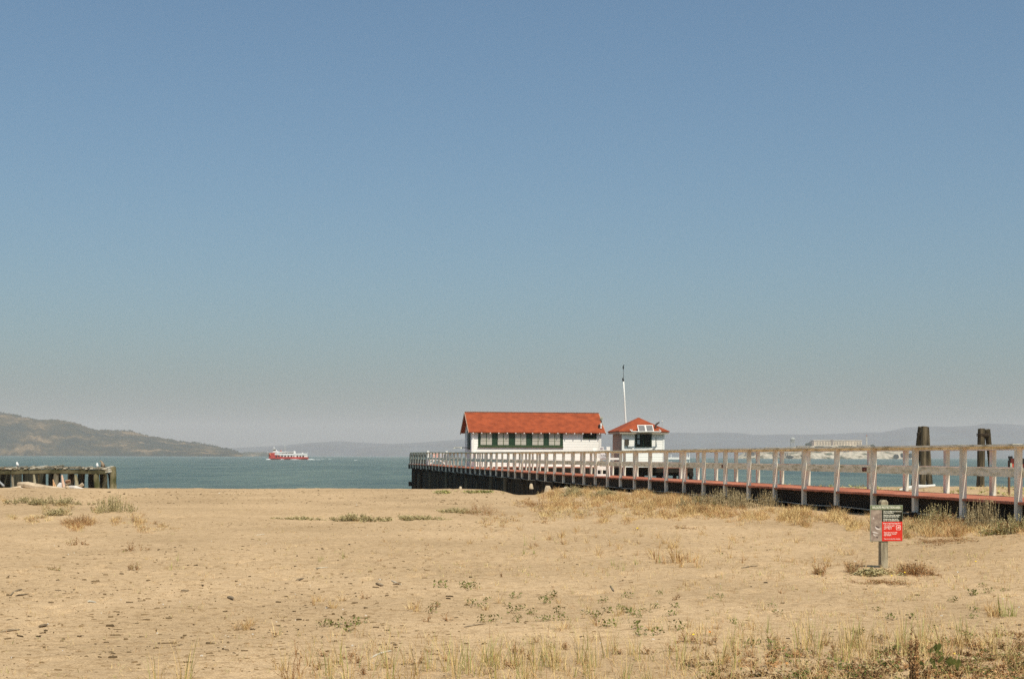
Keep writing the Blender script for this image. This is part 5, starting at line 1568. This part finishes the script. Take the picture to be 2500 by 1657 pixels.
# ---- single tufts, each its own object, copied from prototypes
def proto(fn, name, label, cat, group):
    mb = MB(); fn(mb); o = fin(mb, name, label, cat, group); return o
Z0 = Vector((0, 0, 0))
PROT = {
    'straw': [proto(lambda m: tuft(m, Z0, .17, .05, 20, .0045, 0, 1, .8), "grass_tuft", "", "grass", "") for _ in range(3)],
    'tall': [proto(lambda m: tuft(m, Z0, .34, .06, 15, .0048, 0, 2, .45), "grass_tuft", "", "grass", "") for _ in range(4)],
    'green': [proto(lambda m: tuft(m, Z0, .20, .03, 9, .0055, 2, 2, .6), "grass_tuft", "", "grass", "") for _ in range(3)],
    'leaf': [proto(lambda m: leafy(m, Z0, .075, .085, 24, 3, .017), "beach_seedling", "", "plant", "") for _ in range(4)],
    'twig': [proto(lambda m: twiggy(m, Z0, .10, .13, 6, 1, 5, 6, .003, .008), "dry_weed", "", "plant", "") for _ in range(4)],
}
INFO = {
    'straw': ("grass_tuft", "straw coloured grass tuft", "grass", "straw tufts on the sand"),
    'tall': ("grass_tuft", "tall thin grass tuft", "grass", "tall tufts in the foreground"),
    'green': ("grass_tuft", "fresh green grass tuft", "grass", "green tufts on the sand"),
    'leaf': ("beach_seedling", "dark green leafy plant", "plant", "leafy plants on the sand"),
    'twig': ("dry_weed", "dry brown branching weed", "plant", "dry weeds on the sand"),
}
used_first = set()
def place(kind, q, s=1.0):
    k = random.randrange(len(PROT[kind])); base = PROT[kind][k]
    if (kind, k) not in used_first: used_first.add((kind, k)); o = base
    else: o = base.copy(); COL.objects.link(o)
    nm, lab, cat, grp = INFO[kind]
    X_ = q.x / q.y * F + 1250; Y_ = 1113 + (EYE - q.z) / q.y * F
    hw = ("at the far left" if X_ < 420 else "left of the middle" if X_ < 900 else "before the pier's outer end" if X_ < 1250 else "in front of the long building" if X_ < 1450 else "in front of the small hut" if X_ < 1700
          else "before the middle of the railing" if X_ < 1980 else "left of the wildlife sign" if X_ < 2120 else "below the wildlife sign" if X_ < 2240 else "right of the wildlife sign" if X_ < 2380 else "near the right edge")
    vw = "far up the beach" if Y_ < 1300 else "in the upper middle sand" if Y_ < 1400 else "in the middle sand" if Y_ < 1480 else "in the lower sand" if Y_ < 1560 else "low in the foreground" if Y_ < 1620 else "at the bottom edge"
    lab = ("small " if s < .88 else "broad " if s > 1.25 else "") + lab + " " + hw + ", " + vw; grp = grp + " " + hw
    o.name = nm; o["label"] = lab; o["category"] = cat; o["group"] = grp
    o.location = q; o.rotation_euler = (random.uniform(-.08, .08), random.uniform(-.08, .08), random.uniform(0, 6.28))
    sc_ = s * random.uniform(.75, 1.25); o.scale = (sc_, sc_, sc_ * random.uniform(.85, 1.15))
    return o
for (kind, n, cx, cy, rx, ry, s) in [
    ('leaf', 30, 1330, 1492, 330, 34, .85), ('leaf', 10, 1620, 1480, 160, 36, .8), ('leaf', 5, 1490, 1545, 200, 14, 1.0), ('leaf', 6, 840, 1528, 50, 12, .9), ('leaf', 4, 1150, 1435, 80, 8, 1.0),
    ('leaf', 8, 2000, 1500, 450, 20, .8), ('leaf', 6, 2300, 1440, 160, 30, .8), ('leaf', 8, 2000, 1600, 300, 30, .9),
    ('straw', 26, 1480, 1330, 230, 40, 1.2), ('straw', 14, 1660, 1372, 70, 16, 1.7), ('straw', 22, 1850, 1340, 220, 44, 1.1), ('straw', 12, 2000, 1370, 90, 30, 1.0),
    ('straw', 9, 1300, 1500, 340, 30, 1.0), ('straw', 7, 620, 1536, 50, 10, .9), ('straw', 6, 800, 1475, 40, 14, .9), ('straw', 8, 1080, 1330, 180, 40, .8), ('straw', 10, 1250, 1270, 120, 26, 1.0), ('straw', 6, 380, 1260, 80, 14, .9),
    ('straw', 8, 2440, 1500, 60, 8, 1.1), ('straw', 10, 1600, 1540, 300, 20, 1.0),
    ('green', 10, 1500, 1350, 280, 50, .9), ('green', 3, 420, 1380, 40, 12, .9), ('green', 6, 1720, 1530, 250, 30, .9), ('green', 6, 2300, 1560, 180, 20, 1.0), ('green', 3, 800, 1375, 60, 14, .8), ('green', 5, 2455, 1508, 40, 6, 1.2),
    ('tall', 30, 1000, 1640, 330, 26, .9), ('tall', 42, 1480, 1630, 330, 44, .9), ('tall', 30, 1900, 1600, 260, 44, .9), ('tall', 26, 2200, 1585, 150, 30, 1.0), ('tall', 8, 2430, 1600, 60, 30, .9), ('tall', 4, 400, 1668, 100, 10, 1.0),
    ('twig', 18, 1100, 1620, 380, 34, .9), ('twig', 16, 1500, 1600, 300, 40, .9), ('twig', 12, 1850, 1590, 200, 30, .9), ('twig', 10, 1500, 1400, 900, 90, .8), ('twig', 5, 1060, 1500, 60, 20, .8)]:
    for q in scatter(n, cx, cy, rx, ry): place(kind, q, s)
for kk in PROT:
    for i, b_ in enumerate(PROT[kk]):
        if (kk, i) not in used_first: bpy.data.objects.remove(b_)
# flowers
for (px, py, mt, lab) in [(1733, 1541, ORF, "small orange flower on a thin stem in the sand"), (1693, 1547, YELF, "small yellow flower low on the sand left of the orange one"), (1806, 1612, YELF, "yellow flower right of the thin stemmed orange one"),
                      (1921, 1618, ORF, "orange flower at the edge of the creeping stems"), (2152, 1648, YELF, "yellow flower among the creeping stems near the bottom edge"), (2209, 1396, YELF, "yellow flower in the brown shrub by the sign"), (2177, 1404, YELF, "yellow flower in front of the sign's post"),
                      (1556, 1288, YELF, "yellow flower on the sand below the pier grass"), (2382, 1369, YELF, "yellow flower on the sand far right of the sign"), (2330, 1594, YELF, "yellow flower above the large green leaves")]:
    q = at(px, py + 10); D = q.y; t = P(px, py, D)
    root = empty("flower", q, lab, "flower")
    mb = MB(); mb.tube([q - Vector((0, 0, .02)), t], 0.0018, 5); mb.build("stem", GREENG, root)
    mb = MB()
    R_ = .012 * max(1, D / 18)
    for j in range(7):
        a = 2 * math.pi * j / 7; d = Vector((math.cos(a), math.sin(a) * .7 - .3, math.sin(a) * .5)) * R_; e = Vector((-math.sin(a), 0, math.cos(a))) * R_ * .45
        mb.quad(t, t + d * .6 - e, t + d * 1.1, t + d * .6 + e)
    mb.build("petals", mt, root, fix=False)

# ---- litter: bark flakes, twigs, shells
DARKC = M("dark_litter", (0.05, 0.032, 0.016), 0.95, 0.3, 2.3, col2=(0.28, 0.19, 0.10), detail=8, lo=.35, hi=.62)
mb = MB()
def flake(mb, q, L, W, H):
    az = random.uniform(0, math.pi) if random.random() < .35 else random.gauss(0, .5)
    d = Vector((math.cos(az), math.sin(az), 0)); s = Vector((-d.y, d.x, 0)); n_ = 5
    top = []; bot = []
    for sg in (-1, 1):
        for t in (-1, -.4, .35, 1):
            pass
    ring = [(-1 + random.uniform(0, .5), random.uniform(-.4, .4)), (-.45, -.8 * random.random()), (.4, -1 * random.random()), (1, random.uniform(-.5, .5)), (.5, .9 * random.random()), (-.5, .75 * random.random())]
    A = [q + d * L * a * random.uniform(.8, 1.1) / 2 + s * W * b * random.uniform(.7, 1.1) / 2 + Vector((0, 0, -.004)) for a, b in ring]
    B = [Vector((p.x * .9 + q.x * .1, p.y * .9 + q.y * .1, q.z + H * random.uniform(.5, 1.1))) for p in A]
    i0 = mb.pts(A); i1 = mb.pts(B)
    mb.face(*[i1 + k for k in range(6)])
    for k in range(6): mb.face(i0 + k, i0 + (k + 1) % 6, i1 + (k + 1) % 6, i1 + k)
def litter(n, x0, x1, y0, y1, big=1.0):
    for _ in range(n):
        px = random.uniform(x0, x1); py = y0 + (y1 - y0) * random.random()
        q = at(px, py)
        if q is None: continue
        s = big * min(2.0, math.exp(random.gauss(-.1, .45))) * (0.6 + q.y / 45)
        flake(mb, q, .050 * s * random.uniform(.3, 1.6), .012 * s * random.uniform(.5, 2.2), .010 * s * random.uniform(.3, 1.5))
litter(1900, -60, 2560, 1196, 1660, .6)
litter(1400, -60, 1150, 1330, 1640, .78)
litter(800, -40, 1300, 1196, 1235, .7)
litter(130, 0, 900, 1390, 1590, 1.15)
litter(500, 900, 2500, 1230, 1600, .5)
for (x0, x1, yc, n_) in ((-40, 1300, 1207, 200), (-40, 1250, 1224, 160), (300, 1300, 1284, 220), (200, 1100, 1345, 120), (-40, 700, 1440, 110)):
    for _ in range(n_):
        px = random.uniform(x0, x1); q = at(px, yc + 6 * math.sin(px * .008) + random.gauss(0, 4))
        if q is None: continue
        s = .5 * math.exp(random.gauss(0, .4)) * (0.6 + q.y / 45); flake(mb, q, .06 * s * random.uniform(.4, 1.6), .012 * s, .008 * s)
o = mb.build("beach_litter", DARKC, fix=False); prop(o, "dark bark flakes and bits of wood strewn over the sand", "litter", kind="stuff")
mb = MB()
for _ in range(110):
    q = at(random.uniform(-40, 2540), random.uniform(1196, 1650))
    if q is None: continue
    s = random.uniform(.6, 1.5) * (0.6 + q.y / 40); flake(mb, q, .024 * s, .017 * s, .010 * s)
o = mb.build("shell_bits", M("shell_white", (0.62, 0.57, 0.50), 0.7, 0.1, 9), fix=False); prop(o, "small white shell fragments scattered over the sand", "shells", kind="stuff")
mb = MB()
for _ in range(420):
    px = random.uniform(-40, 2540); py = random.uniform(1200, 1655)
    q = at(px, py)
    if q is None: continue
    az = random.gauss(0, .7); L = random.uniform(.04, .16) * (.6 + q.y / 50); d = Vector((math.cos(az), math.sin(az), 0)) * L / 2
    a = q - d; b = q + d; a.z = gz(a.x, a.y) + .003; b.z = gz(b.x, b.y) + random.uniform(.003, .015); c = (a + b) / 2; c.z = max(a.z, b.z) + .004 + random.uniform(0, .01)
    stem(mb, [a, c, b], random.uniform(.0018, .004) * (.6 + q.y / 40))
o = mb.build("straw_litter", RUST, fix=False); prop(o, "thin dry stalks lying scattered over the sand", "litter", kind="stuff")
# larger sticks
STICK = M("driftwood_stick", (0.14, 0.10, 0.06), 0.95, 0.3, 9, col2=(0.34, 0.26, 0.17)); PSTICK = M("bleached_stick", (0.52, 0.46, 0.36), 0.95, 0.1, 9)
for (x0, y0, x1, y1, r_, mt, lab) in [
    (38, 1453, 70, 1454, .014, STICK, "short brown stick near the left edge, right of the crossed twig"), (24, 1450, 54, 1440, .012, STICK, "crossed brown twig near the left edge"), (0, 1549, 48, 1543, .012, STICK, "long thin stick touching the left edge"),
    (95, 1534, 116, 1529, .016, STICK, "dark stub of wood near the left edge, above the thin stick"), (442, 1444, 462, 1445, .012, STICK, "short stick with a knob on the sand at left"), (722, 1418, 742, 1414, .010, STICK, "thin brown stick left of the middle"),
    (955, 1421, 980, 1429, .009, PSTICK, "pale thin stick by a dark chip"), (960, 1428, 978, 1426, .017, STICK, "dark wood chip beside the pale thin stick"), (918, 1428, 936, 1435, .019, STICK, "pointed dark chip left of the pale thin stick"),
    (1490, 1432, 1499, 1443, .014, STICK, "short leaning dark stick in the middle of the sand"), (1133, 1532, 1186, 1527, .008, STICK, "long straight twig in the middle of the foreground"), (905, 1608, 955, 1590, .010, PSTICK, "pale slanting stalk in the foreground grass"),
    (215, 1474, 235, 1470, .020, PSTICK, "white bleached chip on the left sand"), (770, 1390, 800, 1387, .008, PSTICK, "pale thin twig on the open sand"), (625, 1305, 646, 1304, .010, PSTICK, "pale small stick left of the middle of the beach"),
    (2390, 1304, 2408, 1298, .012, PSTICK, "pale stick under the shrub near the right edge"), (1810, 1388, 1850, 1382, .012, STICK, "forked dark twig in front of the pier grass"), (556, 1461, 570, 1466, .022, STICK, "curled dark bark piece left of the middle")]:
    a = at(x0, y0); b = at(x1, y1)
    a.z += r_ * .8; b.z += r_ * 1.0; c = (a + b) / 2; c.z = max(gz(c.x, c.y) + r_ * .7, c.z)
    mb = MB(); mb.tube([a, a + (c - a) * .5 + Vector((0, random.uniform(-.01, .01), .002)), c, c + (b - c) * .6, b], [r_ * .5, r_ * .9, r_, r_ * .8, r_ * .4], 6, wob=.2)
    o = mb.build("driftwood_stick", mt); prop(o, lab, "stick")
# driftwood logs at the foot of the ruined pier and on the crest
LOG = M("driftwood_log", (0.34, 0.25, 0.16), 0.95, 0.2, 3, col2=(0.56, 0.44, 0.31), bump=.4, bscale=10); LOGO = M("orange_driftwood", (0.45, 0.24, 0.11), 0.95, 0.2, 3, col2=(0.62, 0.38, 0.20)); BLOCK = M("pale_block", (0.60, 0.54, 0.48), 0.9, 0.1, 3)
DL = 60.8
def logp(label, pts, rad, mt, D=DL, name="driftwood_log", cat="driftwood", n=8):
    mb = MB(); mb.tube([P(x, y, D + dd) for x, y, dd in pts], rad, n, wob=.12); o = mb.build(name, mt); return prop(o, label, cat)
logp("long curved driftwood log leaning under the left half of the ruined pier", [(46, 1181, 1), (66, 1184, .6), (88, 1188, .3), (112, 1190, 0), (140, 1191.5, 0), (160, 1193, 0)], [.10, .15, .14, .10, .07, .04], LOG)
logp("pale driftwood branch at the left edge below the ruined pier", [(-14, 1196, 0), (18, 1194.5, 0), (34, 1191, .1), (50, 1188.5, .3)], [.05, .06, .06, .05], LOG)
logp("thin forked branch lying below the long driftwood log", [(48, 1189, -.2), (54, 1192, -.3), (60, 1195.5, -.4)], [.03, .03, .02], LOG)
logp("pale driftwood log lying at the right of the ruined pier's pile of wood", [(171, 1190, .2), (184, 1190.5, 0), (198, 1193, 0), (212, 1196, 0)], [.09, .10, .07, .03], BLOCK)
logp("square ended driftwood piece propped above the right log", [(187, 1190, .4), (196, 1186, .4), (203, 1181.5, .4)], [.07, .08, .09], LOG, n=4)
logp("upright pinkish plank leaning against the ruined pier", [(157, 1192, .8), (153.5, 1176, 1.2), (151.5, 1160.5, 1.6)], [.08, .075, .04], M("pink_plank", (0.50, 0.32, 0.22), .9, .1, 3), n=5)
logp("orange splintered stick standing by the ruined pier, left one", [(131, 1189, .8), (129.6, 1170, 1.1)], [.035, .015], LOGO, n=5)
logp("orange splintered stick leaning right by the ruined pier", [(136, 1189, .8), (130.5, 1174, 1.0)], [.035, .015], LOGO, n=5)
logp("white block shaped piece of driftwood standing among the logs", [(145, 1191, .5), (147, 1184, .5), (148, 1178, .5)], [.11, .10, .06], M("white_block", (0.66, 0.62, 0.60)), n=5)
logp("brown broken box of planks behind the pinkish plank", [(160, 1176, 1.6), (172, 1174, 1.6)], [.09, .09], M("brown_planks", (0.30, 0.17, 0.10), .9, .2, 4), n=4)
logp("dark broken plank under the brown box", [(160, 1184, 1.3), (173, 1178.5, 1.3)], [.05, .04], STICK, n=4)
logp("round pale lump of driftwood right of the white block", [(158, 1191.5, .3), (165, 1190, .2), (171, 1193, .1)], [.06, .10, .05], LOG)
logp("grey pole leaning down from the left edge in front of the ruined pier", [(-8, 1170, 1.0), (9.5, 1186, .6)], [.05, .045], M("grey_pole", (0.30, 0.30, 0.30)), n=6)
logp("white driftwood trunk lying on the crest behind the pier at right", [(2196, 1196, 0), (2215, 1192, 0), (2240, 1188, 0), (2262, 1186.5, 0), (2283, 1184.5, 0)], [.04, .09, .10, .06, .05], M("white_driftwood", (0.62, 0.60, 0.57), .9, .08, 3), D=57)
logp("dark driftwood sliver on the far sand left of the middle", [(455, 1203.5, -2), (470, 1203, -2), (488, 1204, -2)], [.02, .04, .02], STICK)
logp("dark driftwood sliver right of the first on the far sand", [(505, 1203.5, -2), (528, 1205.5, -2)], [.02, .03], STICK)
logp("dark arched stick on the far sand before the end of the pier", [(1060, 1218, -6), (1072, 1213, -6), (1092, 1215, -6)], [.02, .04, .02], STICK)
# concrete lumps and mats near the crest by the pier
def lump(label, px, py, w, h, D, mt, name="rock"):
    mb = MB(); c = P(px, py, D); w = w / F * D; h = h / F * D
    r = [mb.pts([(c.x + math.cos(a) * w / 2 * k * random.uniform(.85, 1.1), c.y + math.sin(a) * w * .4 * k, c.z + z * h) for a in np.linspace(0, 2 * math.pi, 8)[:-1]]) for z, k in ((-.6, 1.0), (0, 1.0), (.7, .8), (1.0, .5))]
    for i in range(3):
        for k in range(7): mb.face(r[i] + k, r[i] + (k + 1) % 7, r[i + 1] + (k + 1) % 7, r[i + 1] + k)
    mb.face(*[r[3] + k for k in range(7)])
    o = mb.build(name, mt); return prop(o, label, "rock")
PALER = M("pale_rock", (0.46, 0.37, 0.26), .95, .1, 4, col2=(0.56, 0.47, 0.34), bump=.4, bscale=12)
lump("pale sandy boulder standing in the gap under the pier", 1337, 1205, 20, 20, 62.5, PALER)
lump("smaller pale block right of the boulder under the pier", 1381, 1197, 13, 9, 64, PALER)
lump("little pale stone on the crest in front of the pier's outer half", 1124, 1193, 8, 6, 61, PALER)
lump("pale block under the pier left of the boulder", 1297, 1188, 10, 8, 67, PALER)
for (px, py, w, lab) in ((1082, 1204, 26, "small olive mat plant on the far sand, left of the wider one"), (1165, 1203, 66, "wider olive mat plant on the far sand before the pier")):
    q = at(px, py); mb = MB()
    for _ in range(70):
        c = q + Vector((random.gauss(0, w / F * q.y * .28), random.gauss(0, .5), 0)); c.z = gz(c.x, c.y); leafy(mb, c, .09, .10, 12, random.choice([2, 5, 3]), .035)
    fin(mb, "mat_plant", lab, "plant", loc=tuple(q))
